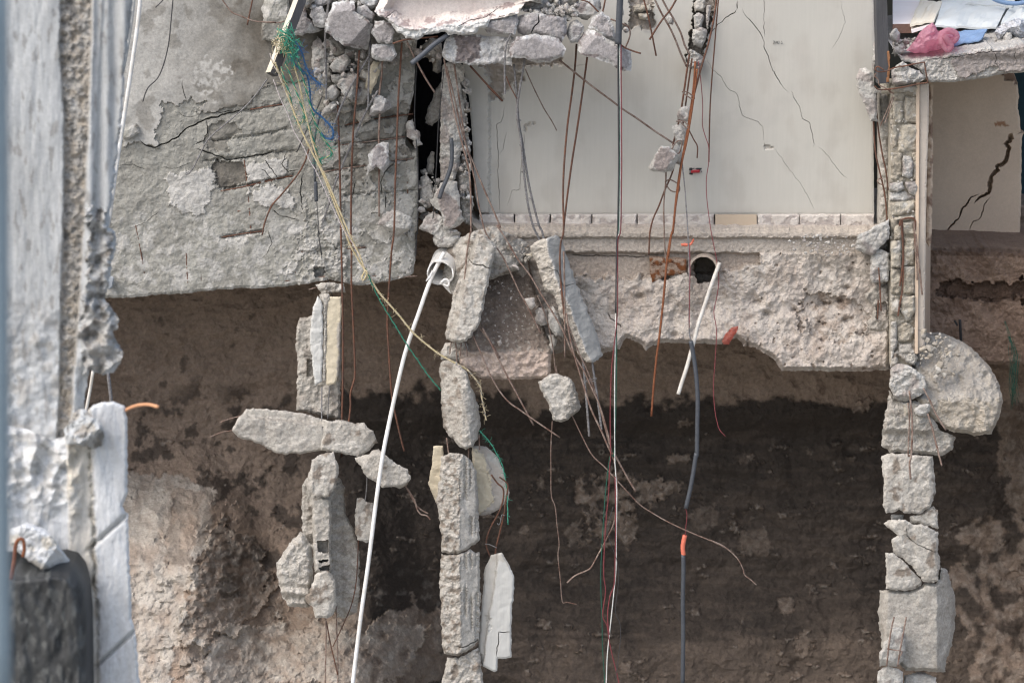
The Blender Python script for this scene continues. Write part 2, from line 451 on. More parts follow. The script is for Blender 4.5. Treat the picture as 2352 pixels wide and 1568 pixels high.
    for k in range(2):
        r0, r1 = rings[k], rings[k+1]
        for i in range(nR):
            j = (i+1) % nR
            qd = (int(r0[i]), int(r0[j]), int(r1[j]), int(r1[i]))
            quads.append(qd if area > 0 else qd[::-1])
    cap = tuple(int(v) for v in rings[2]); cap = cap if area > 0 else cap[::-1]
    at_ = {'m': np.concatenate([mm, np.zeros(2*nR)]), 'n': np.concatenate([nn, np.zeros(2*nR)])}
    return build(name, Vall, tri+quads+[cap], m or CONC, parent, at_, smooth, **kw)
def spline(P, n=4):
    P = np.asarray(P, float)
    if len(P) < 3: 
        return np.array([P[0]+(P[-1]-P[0])*i/4 for i in range(5)])
    Q = np.vstack([2*P[0]-P[1], P, 2*P[-1]-P[-2]]); out = []
    for i in range(1, len(Q)-2):
        for k in range(n):
            t = k/n
            out.append(.5*((2*Q[i])+(-Q[i-1]+Q[i+1])*t+(2*Q[i-1]-5*Q[i]+4*Q[i+1]-Q[i+2])*t*t+(-Q[i-1]+3*Q[i]-3*Q[i+1]+Q[i+2])*t**3))
    out.append(P[-1]); return np.array(out)
def tube_geo(P, r, sides=6, cap=True, base=0):
    P = np.asarray(P, float); n = len(P); r = np.zeros(n)+r
    T = np.gradient(P, axis=0); T /= np.linalg.norm(T, axis=1)[:, None]+1e-12
    up = np.array([0, 1, 0.]) if abs(T[0][1]) < .8 else np.array([1., 0, 0])
    V = []; Fc = []
    for i in range(n):
        a = np.cross(T[i], up); a /= np.linalg.norm(a)+1e-12; b = np.cross(a, T[i]); up = b
        for k in range(sides):
            w = 6.28318*k/sides; V.append(P[i]+r[i]*(a*math.cos(w)+b*math.sin(w)))
    for i in range(n-1):
        for k in range(sides):
            k2 = (k+1) % sides
            Fc.append((base+i*sides+k, base+i*sides+k2, base+(i+1)*sides+k2, base+(i+1)*sides+k))
    if cap:
        Fc.append(tuple(base+k for k in range(sides))[::-1]); Fc.append(tuple(base+(n-1)*sides+k for k in range(sides)))
    return V, Fc
def path3(pts, Y0, Y1=None, sm=True, n=4, wob=0.0):
    Y1 = Y0 if Y1 is None else Y1
    P = np.array(pts, float); s = np.concatenate([[0], np.cumsum(np.linalg.norm(np.diff(P, axis=0), axis=1))]); s = s/s[-1]
    Q = at(P[:, 0], P[:, 1], Y0+(Y1-Y0)*s)
    Q = spline(Q, n) if sm else Q
    return Q
def tube(name, pts, Y0, Y1=None, r=.011, m=None, parent=None, sides=6, sm=True, n=4, ribs=False, **kw):
    if name in ('rebar', 'wire'): r = r*.86
    Q = path3(pts, Y0, Y1, sm, n)
    rr = r
    if ribs:
        s = np.concatenate([[0], np.cumsum(np.linalg.norm(np.diff(Q, axis=0), axis=1))])
        u = np.linspace(0, s[-1], max(4, int(s[-1]/.018)))
        Q = np.stack([np.interp(u, s, Q[:, k]) for k in range(3)], -1)
        rr = r*(1+.16*(np.arange(len(Q)) % 2))
    V, Fc = tube_geo(Q, rr, sides)
    return build(name, V, Fc, m or RUST, parent, smooth=not ribs, **kw)
def tubes(name, paths, r, m, parent=None, sides=4, **kw):
    V = []; Fc = []
    for P in paths:
        v, f = tube_geo(P, r, sides, True, len(V)); V += v; Fc += f
    return build(name, V, Fc, m, parent, smooth=True, **kw)
def plate(name, c, t, m, parent=None, nu=1, nv=1, wave=0, smooth=False, edge_m=None, **kw):
    """bent board: four corners (x,y,Y) in the photo, thickness t downwards along its own normal"""
    C4 = np.array([at(x, y, Y) for x, y, Y in c])
    V = []; 
    n = np.cross(C4[1]-C4[0], C4[3]-C4[0]); n /= np.linalg.norm(n)
    if n[2] < 0: n = -n
    for s in (0, 1):
        for j in range(nv+1):
            for i in range(nu+1):
                u, v = i/nu, j/nv
                p = C4[0]*(1-u)*(1-v)+C4[1]*u*(1-v)+C4[2]*u*v+C4[3]*(1-u)*v
                if wave: p = p+n*wave*float(fbm(np.array([u*3+c[0][0]]), np.array([v*3]), 1.0, 3)[0])
                V.append(p-n*t*s)
    W_ = nu+1; H_ = nv+1; O = W_*H_
    f = []
    for j in range(nv):
        for i in range(nu):
            a = j*W_+i; f.append((a, a+1, a+W_+1, a+W_)); f.append((O+a, O+a+W_, O+a+W_+1, O+a+1))
    nt = len(f)
    for i in range(nu):
        f.append((i, O+i, O+i+1, i+1)); a = nv*W_+i; f.append((a, a+1, O+a+1, O+a))
    for j in range(nv):
        a = j*W_; f.append((a, a+W_, O+a+W_, O+a)); a = j*W_+nu; f.append((a, O+a, O+a+W_, a+W_))
    mi = None
    if edge_m: m = [m, edge_m]; mi = [0]*nt+[1]*(len(f)-nt)
    return build(name, V, f, m, parent, smooth=smooth, midx=mi, **kw)
def box(name, x0, x1, y0, y1, z0, z1, m, **kw):
    V = [(x, y, z) for z in (z0, z1) for y in (y0, y1) for x in (x0, x1)]
    f = [(0, 2, 3, 1), (4, 5, 7, 6), (0, 1, 5, 4), (1, 3, 7, 5), (3, 2, 6, 7), (2, 0, 4, 6)]
    return build(name, V, f, m, **kw)
def beam(name, A, Bp, w, h, roll, mats, parent=None, **kw):
    """square timber between two 3-D points; mats = (side 0..3, ends)"""
    A = np.array(A); Bp = np.array(Bp); T = Bp-A; T /= np.linalg.norm(T)
    a = np.cross(T, [0, 1, 0]); a /= np.linalg.norm(a); b = np.cross(a, T)
    a, b = a*math.cos(roll)+b*math.sin(roll), b*math.cos(roll)-a*math.sin(roll)
    V = []; K = 10
    for i in range(K+1):
        p = A+(Bp-A)*i/K
        for sx, sy in ((-1, -1), (1, -1), (1, 1), (-1, 1)):
            V.append(p+a*sx*w/2*(1+.02*math.sin(i*2.1+sx))+b*sy*h/2)
    f = []; mi = []
    for i in range(K):
        for k in range(4):
            k2 = (k+1) % 4; f.append((i*4+k, i*4+k2, i*4+4+k2, i*4+4+k)); mi.append(k)
    f += [(3, 2, 1, 0), (K*4, K*4+1, K*4+2, K*4+3)]; mi += [4, 4]
    return build(name, V, f, mats, parent, midx=mi, **kw)
_ico = None
def pebbles(name, P, R, m, seed=0, parent=None, **kw):
    """uncounted crumbs: one mesh of small angular stones sitting at the points P with radii R"""
    rng = np.random.RandomState(seed)
    t = (1+5**.5)/2
    iv = np.array([(-1, t, 0), (1, t, 0), (-1, -t, 0), (1, -t, 0), (0, -1, t), (0, 1, t), (0, -1, -t), (0, 1, -t), (t, 0, -1), (t, 0, 1), (-t, 0, -1), (-t, 0, 1)])/1.9
    fc = [(0, 11, 5), (0, 5, 1), (0, 1, 7), (0, 7, 10), (0, 10, 11), (1, 5, 9), (5, 11, 4), (11, 10, 2), (10, 7, 6), (7, 1, 8), (3, 9, 4), (3, 4, 2), (3, 2, 6), (3, 6, 8), (3, 8, 9), (4, 9, 5), (2, 4, 11), (6, 2, 10), (8, 6, 7), (9, 8, 1)]
    V = []; Fc = []
    for p, r in zip(P, R):
        q = iv*r*rng.uniform(.6, 1.2, (12, 1))*rng.uniform(.5, 1.2, 3)
        a = rng.uniform(0, 6.28); c, s = math.cos(a), math.sin(a)
        q = q@np.array([[c, 0, -s], [0, 1, 0], [s, 0, c]])
        b = len(V); V += list(q+p); Fc += [tuple(b+i for i in f) for f in fc]
    n = len(V)
    return build(name, V, Fc, m, parent, {'m': np.repeat(rng.rand(len(P)), 12)*.8, 'n': np.repeat(rng.rand(len(P)) > .8, 12).astype(float)*.8}, kind='stuff', **kw)

# ================================================================== LARGE STRUCTURE
# ---- ground far below and the unseen fill behind the walls
box('ground', -60, 60, -45, 12, -6.6, -6.4, GROUND, kind='structure')
_wall = lambda *a, **k: None

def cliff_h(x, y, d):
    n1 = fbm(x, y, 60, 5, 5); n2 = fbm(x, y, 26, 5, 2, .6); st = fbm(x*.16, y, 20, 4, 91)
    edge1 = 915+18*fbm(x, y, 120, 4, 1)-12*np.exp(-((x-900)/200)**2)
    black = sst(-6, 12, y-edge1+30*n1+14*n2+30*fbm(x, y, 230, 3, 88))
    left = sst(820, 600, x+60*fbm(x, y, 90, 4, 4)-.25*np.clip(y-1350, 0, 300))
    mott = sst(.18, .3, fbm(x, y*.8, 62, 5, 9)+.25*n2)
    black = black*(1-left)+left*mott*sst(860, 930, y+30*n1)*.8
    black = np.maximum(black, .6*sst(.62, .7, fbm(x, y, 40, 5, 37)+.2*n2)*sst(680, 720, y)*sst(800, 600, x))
    P = lambda p, a, b, z: blob(L(p), x, y, a, b, z)
    pale_l = P('180,1085 300,1085 420,1100 500,1105 490,1190 470,1260 445,1330 425,1420 405,1500 400,1700 150,1700', 30, 60, 3)
    holl = P('400,1120 470,1130 440,1290 380,1290', 14, 40, 71)
    soft = sst(30, -50, y-1090+40*n1)+sst(-10, 60, x-(520-.28*(y-1080)))
    pale_l = pale_l*(1-.6*holl)*(1-.6*np.clip(soft, 0, 1))*np.clip(.85+.7*fbm(x*1.5, y*.6, 44, 5, 93), .15, 1)
    pale_m = P('360,1700 400,1570 440,1490 520,1440 600,1420 640,1410 700,1430 830,1445 900,1400 950,1430 990,1450 985,1480 930,1530 880,1570 850,1700', 34, 50, 6)
    halo = P('300,1700 330,1560 420,1440 560,1360 700,1370 860,1400 960,1370 1040,1450 1060,1520 980,1580 920,1700', 50, 90, 77)
    pale_m = pale_m*sst(-.75, -.1, fbm(x, y, 40, 5, 41))
    rock = .8*P('500,1190 560,1215 600,1260 630,1330 600,1400 540,1450 470,1490 430,1480 410,1440 430,1370 440,1300', 25, 40, 8)
    patch = P('1310,1095 1400,1085 1480,1090 1550,1100 1560,1120 1500,1150 1460,1180 1450,1250 1420,1260 1360,1240 1320,1150', 26, 26, 17)*sst(-.3, .1, fbm(x, y, 24, 5, 19))
    for k, (p, v) in enumerate((('C3:1290,30 1450,20 1440,80 1300,90', .8), ('C3:1100,200 1390,210 1380,270 1240,330 1130,360', .6), ('C3:580,540 690,480 720,590 640,640', .5), ('C3:940,470 1090,420 1090,620 960,600', .5), ('C3:1420,420 1620,350 1640,500 1500,560', .35),
            ('C4:260,540 440,520 500,660 440,720 280,700', .4), ('C4:520,1000 580,975 650,1020 640,1090 560,1110', .6), ('C4:250,20 360,20 350,90 270,80', .4), ('C4:620,1280 720,1200 760,1330 680,1420', .35), ('B4:1030,1220 1120,1180 1190,1190 1150,1270 1040,1270', .9),
            ('C3:980,1430 1060,1420 1040,1520 970,1490', .6), ('C3:300,520 360,510 350,570 300,560', .5), ('C3:420,190 470,150 470,260 420,260', .5), ('B3:1390,1330 1480,1330 1470,1380 1400,1370', .7), ('B3:740,1340 820,1330 860,1440 780,1450', .3))):
        patch = np.maximum(patch, v*P(p, 7, 14, 100+k))
    strat = sst(.05, .3, st+.3*n2)*sst(950, 1010, y)*sst(1000, 1150, x)
    low = sst(1445, 1500, y+10*n1+20*st)*sst(1050, 1300, x)
    patch_r = P('2195,1230 2260,1170 2330,1190 2420,1180 2420,1700 2190,1700 2230,1500 2205,1380', 40, 60, 23)*sst(-.25, .15, fbm(x, y, 50, 5, 24))
    patch_r = np.maximum(patch_r, .7*P('2280,900 2420,900 2420,1180 2330,1190 2300,1060', 22, 40, 25))
    scar = sst(.36, .42, fbm(x*.5, y*1.4, 22, 5, 51)+.15*n2)*sst(.12, .3, fbm(x, y, 110, 3, 53))*sst(940, 1010, y)
    veil = .5+.5*fbm(x, y*1.3, 150, 4, 61)
    m = np.clip(black-.6*patch-.7*patch_r-.38*low*(.6+.3*n1)-.10*strat-.25*scar-.18*veil*sst(1000, 1300, y)*sst(900, 1000, x), 0, 1)
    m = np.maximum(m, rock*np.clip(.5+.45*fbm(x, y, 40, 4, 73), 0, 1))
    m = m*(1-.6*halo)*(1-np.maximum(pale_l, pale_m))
    pale_m = np.maximum(pale_m, .34*halo*sst(-.4, .3, fbm(x, y, 60, 5, 79)))
    n = np.maximum(pale_l*np.clip(.95+.3*fbm(x, y, 40, 3, 26), 0, 1), pale_m*np.clip(.6+.5*fbm(x, y, 26, 4, 27), 0, 1))
    n = np.maximum(n, .25*patch_r*sst(-.1, .3, fbm(x, y, 30, 3, 29)))
    n = np.maximum(n, .3*patch*sst(-.1, .4, fbm(x, y, 12, 4, 33)))
    n = np.maximum(n, .4*scar*sst(.0, .3, fbm(x, y, 8, 3, 55)))
    n = np.maximum(n, .5*rock*sst(-.15, .4, fbm(x, y, 20, 5, 57, .65)))
    n = np.maximum(n, .30*sst(.3, .6, n2)*sst(1250, 1400, y)*sst(1150, 950, x))
    # shape: a hollow whose foot leans forward at the lower left
    h = .05*ridge(x, y*1.4, 150, 4, 2)+.04*n1+.014*fbm(x, y, 14, 4, 8)+.005*st
    h = h+1.9*np.clip((y-1080)/520, 0, 1.3)*sst(1080, 800, x)*sst(-.1, 1, (y-1000)/300)+1.3*sst(950, 1330, y)*sst(640, 430, x)*(1-.5*sst(1250, 1600, y))
    h = h+rock*(.10+.05*fbm(x, y, 26, 5, 12, .55)-.04*chip(x, y, 24, 3))+.05*pale_m+.012*pale_l*(1-holl)+.035*patch+.012*black+.03*scar
    h = h+.02*np.maximum(rock, pale_m)*fbm(x, y, 14, 4, 61)-.03*pale_m*chip(x, y, 26, 9)-.006*np.maximum(pale_l, left)*chip(x+8*n2, y+8*n1, 30, 12)
    h = h+.35*sst(1300, 1650, y)
    h = h-.25*sst(940, 1010, y)*sst(1500, 1300, y)*sst(800, 1000, x)
    return h, m, n
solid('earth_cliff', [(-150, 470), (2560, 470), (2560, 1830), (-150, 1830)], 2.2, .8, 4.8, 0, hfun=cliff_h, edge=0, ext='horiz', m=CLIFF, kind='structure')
# unseen fill and floors behind the walls (the cavity roof, and what closes the rooms)
box('unseen_fill', -5.2, -1.02, .28, 4.2, .62, 6.1, CLIFF, kind='structure')  # unseen block added behind the old wall to keep light out
box('unseen_fill', -.38, 3.45, .62, 4.2, 1.1, 6.2, CLIFF, kind='structure')  # unseen block behind the painted wall, added to keep light out
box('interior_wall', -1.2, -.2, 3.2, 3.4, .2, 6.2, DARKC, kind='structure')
box('gap_cap', -1.02, -.38, .35, 3.2, 3.5, 3.7, DARKC, kind='structure')  # unseen cap added to stop light leaking into the gap from above
box('side_bank', -7.0, -5.4, -.1, 3.2, -6.4, .45, CLIFF, kind='structure')
box('side_bank', 5.9, 6.6, -.3, 3.2, -6.4, 1.0, CLIFF, kind='structure')

# ---- old concrete wall on the left
PL = L('A1:400,-1200 2300,-1200 2300,520 2120,540 1960,560 1875,575 1790,600 1690,715 1560,745 1420,760 1330,770 1420,680 1350,690 1290,660 1265,690 1200,705 1130,715 1090,690 1110,800 1070,900 1085,1000 1000,995 950,960 840,985 400,1000')
PATCH1 = L('A1:1110,1200 1170,1185 1310,1160 1420,1150 1465,1200 1455,1300 1440,1390 1350,1480 1290,1455 1200,1440 1150,1310')
PATCH2 = L('A1:1690,1290 1760,1280 1875,1255 1960,1300 2010,1370 2000,1440 1875,1400 1770,1410 1720,1350')
PATCH3 = L('A1:1680,1130 1760,1110 1860,1080 1960,1090 1960,1180 1875,1215 1700,1255')
DARKP = L('A1:1430,1140 1480,1095 1560,1105 1665,1105 1675,1230 1610,1280 1520,1295 1475,1240 1470,1180')
BOXP = L('A1:1430,860 1560,830 1620,860 1640,900 1560,960 1550,1040 1420,1020 1400,940')
STAIN = L('A2:560,760 700,790 900,760 1000,720 1090,640 1110,780 1050,900 1060,1000 950,1080 930,1160 800,1200 850,1290 700,1280 600,1330 520,1240 560,1000')
JOINTS = [L('A2:-130,770 0,750 110,728 220,708'), L('A2:-250,960 0,930 130,905 240,880'), L('A2:-300,1100 -180,1080 0,1075 150,1040 300,1030'),
          L('A2:0,1255 130,1225 300,1195'), L('A2:-200,1290 -60,1265 10,1255'), L('A2:580,990 800,965 1060,930'), L('A2:620,860 870,810 1110,775'), L('A2:500,1170 650,1145 790,1125'),
          L('A2:650,1330 880,1310 1140,1300'), L('A2:940,1100 1110,1080'), L('B1:1510,85 1650,60 1790,40'), L('B2:340,190 500,170 790,150')]
VCR = [L('A2:250,1040 215,1120 260,1170 330,1160'), L('A2:100,1090 150,1160 190,1220'), L('A2:355,1200 345,1330 360,1440'), L('A2:900,1330 890,1240 930,1160 990,1100'), L('A2:920,1420 925,1330'), L('A2:700,1340 720,1240')]
def lw_h(x, y, d):
    j = 3*fbm(x, y, 14, 3, 1)
    pl = blob(PL, x, y, 9, 22, 2)
    p1 = blob(PATCH1, x, y, 11, 16, 4); p2 = blob(PATCH2, x, y, 11, 16, 6); p3 = blob(PATCH3, x, y, 8, 16, 7); dk = blob(DARKP, x, y, 7, 14, 8); bx = blob(BOXP, x, y, 8, 16, 9)
    st = blob(STAIN, x, y, 26, 40, 10)
    h = .012*fbm(x, y, 90, 4, 3)+(1-pl)*(.008*fbm(x, y, 24, 5, 5, .65)+.005*ridge(x, y, 34, 3, 6)-.012*chip(x+4*j, y+4*j, 50, 4))
    h = h+.028*pl+.016*p1+.02*p2+.018*p3-.035*dk-.022*bx*(1-pl)
    blk = sst(.02, .10, fbm(x, y, 50, 5, 15, .6))*sst(1500, 1700, x*1.9+y*.6)*(1-pl)
    h = h+.018*blk
    for J in JOINTS:
        dj = seg_dist(J, x+j, y+j)
        h = h-.034*np.exp(-(dj/2.6)**2)-.02*np.exp(-((dj-4)/7)**2)*sst(-.1, .4, fbm(x, y, 30, 3, 21))
    # column stub in the middle and its hollow pocket above the second column
    pk = inside(L('B2:440,290 505,285 510,350 440,350'), x, y)*1.
    h = h-.12*pk
    rough = blob(L('700,480 790,470 800,660 690,660'), x, y, 9, 18, 31)
    h = h+rough*.02*ridge(x, y, 18, 3, 32)
    wht = sst(.05, .2, fbm(x, y, 36, 6, 41, .65))*sst(430, 560, y+.02*x)*(1-pl)
    wht2 = blob(L('A1:1480,420 1590,420 1600,520 1510,600 1430,680 1340,620 1330,480 1420,400'), x, y, 22, 22, 43)*sst(-.15, .2, fbm(x, y, 14, 4, 44))
    m = np.clip(pl*.75+p1*.9+p2+p3*.9+.5*blk+.7*wht, 0, 1)*(1-dk)*(1-bx)
    sm = sst(.0, 1, (x-330)/330)*sst(470, 250, y+.25*x*0)*pl
    n = np.clip(sm*(.75+.5*fbm(x, y, 90, 4, 46))-.9*wht2, 0, 1)+dk*.9+.5*bx+st*(.55+.5*fbm(x, y, 40, 4, 47))*(1-.6*blk)
    n = n+.35*pl*sst(.25, .45, fbm(x, y, 60, 5, 48))*(1-wht2)
    m = np.maximum(m*(1-np.clip(n, 0, 1)), .95*wht2)
    return h, m, np.clip(n, 0, 1)
LWO = L('-420,-760 900,-760', '948,-300', 'A2:1140,250 1125,400 1115,640 1085,760 1060,880 1062,990 1100,1040 1140,1040 1145,1300 1140,1568', 'B2:1125,60 1125,210 1115,330 1040,360 950,385 800,402 690,405 640,395 560,370 420,390 330,410 150,425 0,432', 'B1:1700,428 1500,440 1300,460 1150,470 1000,480 900,495 720,495', '120,700 -420,712')
lw = solid('concrete_wall', LWO, 0.0, .3, 3.6, 2.2, hfun=lw_h, edge=.02, epx=6, ext='horiz', m=RETAIN,
           cracks=[(c, 2.4, .05) for c in VCR]+[
               (L('A1:950,960 1000,995 1060,1003 1150,970 1210,935 1260,885 1330,850 1400,815 1500,790 1600,760 1680,740'), 4.2, .07),
               (L('A1:1340,1010 1420,1040 1500,1065 1550,1090 1640,1080 1760,1060 1875,1030'), 3.6, .06),
               (L('A1:1410,820 1415,900 1390,960 1330,985'), 2.6, .05), (L('A1:1410,770 1520,765 1600,750'), 2.0, .04),
               (L('A1:1240,550 1250,620 1270,680'), 1.6, .03), (L('A1:1110,1140 1200,1150 1300,1110'), 1.2, .03), (L('A1:1780,1150 1830,1190 1860,1250'), 1.6, .04), (L('A2:150,1430 210,1470 260,1480 330,1500'), 2.4, .05), (L('A1:800,1130 900,1120 1000,1160'), 1.3, .03), (L('B2:120,40 150,120 110,200'), 1.6, .03), (L('A1:880,1560 1000,1510 1090,1440'), 1.2, .03), (L('A1:1190,760 1280,800 1330,790'), 1.4, .03)],
           label='old grey concrete wall with flaking plaster and rusty bars showing, left of the dark gap', cat='wall')
for s, mm in (('B1:925,0 955,150 985,330', RUST), ('B1:1270,190 1275,300 1282,428', RUST), ('B1:1370,315 1372,400', RUST), ('A1:1665,1090 1690,1300 1712,1568', RUST), ('B1:1707,0 1720,215', RUST),
              ('A1:1505,1303 1640,1278 1875,1228', RUST), ('A1:1620,1441 1810,1403', RUST), ('B1:1510,84 1650,60 1785,42', RUST), ('B1:1590,240 1755,215', MIXR),
              ('A2:600,992 800,967 1058,932', MIXR), ('A2:650,852 880,806 1112,777', RUST), ('A2:500,1172 650,1147 790,1128', MIXR), ('A2:0,1420 110,1400', RUST), ('A2:1060,985 1070,1200 1080,1440', RUST),
              ('A2:0,748 110,728 222,712', RUST), ('A2:0,1262 140,1226 290,1198', RUST), ('B2:350,182 560,168 788,152', MIXR), ('B2:0,412 200,385 400,366 520,352', RUST), ('B2:390,385 520,348 800,345 1000,352 1140,348', MIXR),
              ('B2:400,440 470,420 540,395', MIXR), ('B2:310,340 315,265 400,255 415,390', RUST), ('B2:505,200 520,250 515,340', RUST), ('A2:490,1290 500,1568', RUST), ('B2:500,0 505,190', DWIRE), ('A2:960,1095 1110,1080', MIXR)):
    tube('rebar', L(s), .004, r=.0075, m=mm, parent=lw, sides=5)
tube('wire', L('B2:460,0 475,130 500,280 560,480 575,700 605,840 595,980 640,1110 670,1160'), -.05, .1, r=.0045, m=DWIRE, label='thin dark wire hanging from the old concrete wall past the cream plate', cat='wire')

# ---- painted wall in the middle
WR = 2008
HOLE1 = L('A3:1045,-300 1050,60 1060,110 1045,170 1000,190 1040,215 1110,175 1180,215 1190,190 1225,185 1230,150 1210,60 1200,-300')
CHASE = L('A3:1490,-300 1490,120 1480,210 1462,240 1460,330 1435,400 1450,450 1520,470 1550,430 1555,340 1580,260 1610,130 1640,30 1650,-300')
TORN = L('A3:20,430 60,470 95,530 100,600 105,680 150,670 185,705 200,620 270,570 290,680 300,560 330,540 320,500 280,480 330,460 480,455 600,430 600,380 20,380')
def mw_h(x, y, d):
    a = blob(HOLE1, x, y, 4, 10, 1); b = blob(CHASE, x, y, 4, 10, 2); c = blob(TORN, x, y, 5, 12, 3)
    raw = np.maximum(np.maximum(a, b), c)
    wht = np.maximum(blob([(p[0]+(4 if p[0] > 1600 else 0), p[1]+6) for p in HOLE1], x, y, 7, 14, 5), blob(L('A3:1420,-300 1420,330 1400,420 1440,470 1570,490 1590,330 1660,130 1680,-300'), x, y, 8, 14, 6)*.0)
    h = .004*fbm(x, y, 200, 3, 4)-.16*b-.07*a-.03*c+raw*(.02*fbm(x, y, 12, 4, 8))
    h = h+.05*inside(L('1050,100 1126,160 1126,489 1050,489'), x, y)*sst(1126, 1122, x)
    nick = blob(L('A4:440,990 470,998 505,1010 495,1022 445,1018'), x, y, 2, 8, 9)+blob(L('A3:330,845 405,842 360,862 340,905'), x, y, 2, 8, 10)
    h = h-.02*nick
    m = np.clip(raw+.5*nick, 0, 1)
    n = np.clip(wht-raw, 0, 1)+.35*inside(L('1085,140 1126,160 1126,489 1085,489'), x, y)
    n = n+.4*sst(.05, .6, fbm(x, y, 170, 5, 61))*(1-raw); m = np.maximum(m, .22*sst(.1, .6, fbm(x*1.6, y, 120, 5, 67))*(1-raw)+.25*sst(470, 494, y+8*fbm(x, y, 30, 3, 68))*(1-raw))
    return h, m, np.clip(n, 0, 1)
MWO = L('1062,140 1062,-760 2008,-760 2009,100 2006,300 2008,494 1108,492 1098,480 1090,440 1086,330 1078,230')
A4 = lambda s: L('A4:'+s)
mw = solid('painted_wall', MWO, .33, .26, 5.0, .5, hfun=mw_h, edge=.006, epx=4, ext='horiz', m=PAINT, cracks=[
    (A4('250,65 235,90 170,125 120,170 75,225'), 2.03, 0.056), (A4('250,15 255,65'), 2.42, 0.056), (A4('290,70 310,110 360,155 400,210 430,260 440,330 470,400 495,480 530,540 560,590 590,620'), 1.74, 0.049),
    (A4('625,625 650,680 680,730 700,810 745,835 770,910 778,1000'), 1.26, 0.042), (A4('810,1005 870,1060 910,1120 960,1180 1000,1215'), 0.87, 0.028),
    (A4('435,-40 440,40 435,130 440,250'), 1.06, 0.035), (A4('30,380 80,470 150,530 200,615 250,630 270,720 290,790 380,825 430,860 438,990'), 0.99, 0.035),
    (A4('510,1015 560,1080 610,1160 680,1240 730,1330 780,1430'), 0.70, 0.028), (A4('960,0 965,60 990,140 960,240 900,340'), 0.65, 0.021),
    
    (L('A3:205,735 180,830 145,850 155,960 160,1080 155,1170 165,1330 165,1450'), 1.17, 0.035), (L('A3:210,905 190,1020 165,1050'), 0.70, 0.021), (L('A3:345,905 330,1000 310,1190 308,1290 255,1298 240,1350 215,1400'), 0.87, 0.028),
    (L('A3:575,420 640,455 700,445 760,440'), 0.76, 0.021)],
    label='tall grey painted wall with diagonal cracks above the row of skirting tile beds', cat='wall')
# light brush scars in the paint: small chips
rng = random.Random(3)
chipsP = []; chipsR = []
for i in range(34):
    x = rng.uniform(1140, 1990); y = rng.uniform(60, 480); chipsP.append(at(x, y, .33)); chipsR.append(rng.uniform(.004, .012))
# pencil scribble (read as letters, faint)
def scrib(s):
    return [path3(L(w), .322, sm=False) for w in s]
sc0 = lambda pts: [((3060+px*100/1960)*F, (130+py*80/1568)*F) for px, py in pts]
tubes('pencil_scribble', [path3(sc0(p), .323, sm=False) for p in (
    [(680, 950), (685, 640), (760, 700), (690, 800)], [(770, 690), (800, 880)], [(940, 690), (870, 720), (890, 790), (900, 860)], [(960, 690), (985, 890)],
    [(985, 760), (1090, 690), (1140, 800)], [(1070, 930), (1090, 860)], [(1300, 680), (1290, 790)], [(1250, 820), (1270, 910), (1320, 920), (1380, 830)])], .0026, simple('pencil grey', lin((128, 129, 127)), .9), parent=mw, sides=3)
# the row of tile beds and the one tile left
TB = [(1100, 1180, 0), (1184, 1262, 1), (1266, 1358, 0), (1361, 1462, 1), (1465, 1548, 0), (1551, 1640, 0), (1643, 1738, 2), (1740, 1835, 0), (1837, 1930, 1), (1932, 2007, 0)]
for i, (a, b, k) in enumerate(TB):
    y0, y1 = 493.5, 520
    if k == 2:
        plate('skirting_tile', [(a, y1, .27), (b, y1, .27), (b, y0, .27), (a, y0, .27)], .03, TILE, parent=mw, label='one intact beige skirting tile in the row of bare beds')
    else:
        def hf(x, y, d, s=i):
            p = sst(-.1, .1, fbm(x, y, 24, 4, 100+s*3)+.15)
            return .006*p+.004*fbm(x, y, 8, 3, s), 1-p, 0*x
        solid('tile_bed', [(a, y0), (b, y0), (b, y1), (a, y1)], .285, .045, 3.2, .8, hfun=hf, edge=.01, epx=2, ext='horiz', m=MORTAR, parent=mw)
# flush socket
sk = lambda pts: [((2730+px*100/2240)*F, (650+py*70/1568)*F) for px, py in pts]
ob = solid('socket_box', sk([(630, 490), (1000, 470), (1700, 500), (1725, 560), (1660, 680), (1740, 800), (1700, 950), (1690, 1120), (1000, 1130), (640, 1080), (590, 1000), (650, 850), (590, 640)]), .325, .05, 2.2, .3, facets=0, rough=.002, edge=.004, epx=2, ext='horiz', m=BLACKP, parent=mw)
solid('socket_insert', sk([(780, 700), (1100, 650), (1550, 660), (1560, 780), (1530, 920), (1100, 930), (800, 950), (750, 830)]), .308, .02, 2.0, .2, facets=0, rough=.002, edge=.004, epx=3, m=BOXR, parent=ob)
for q in ([(620, 700), (740, 700), (730, 880), (620, 900)], [(1610, 720), (1740, 740), (1750, 860), (1680, 920), (1630, 880)]):
    solid('socket_clip', sk(q), .308, .01, 2.0, .1, facets=0, rough=.002, edge=.003, epx=2, m=STEEL, parent=ob)

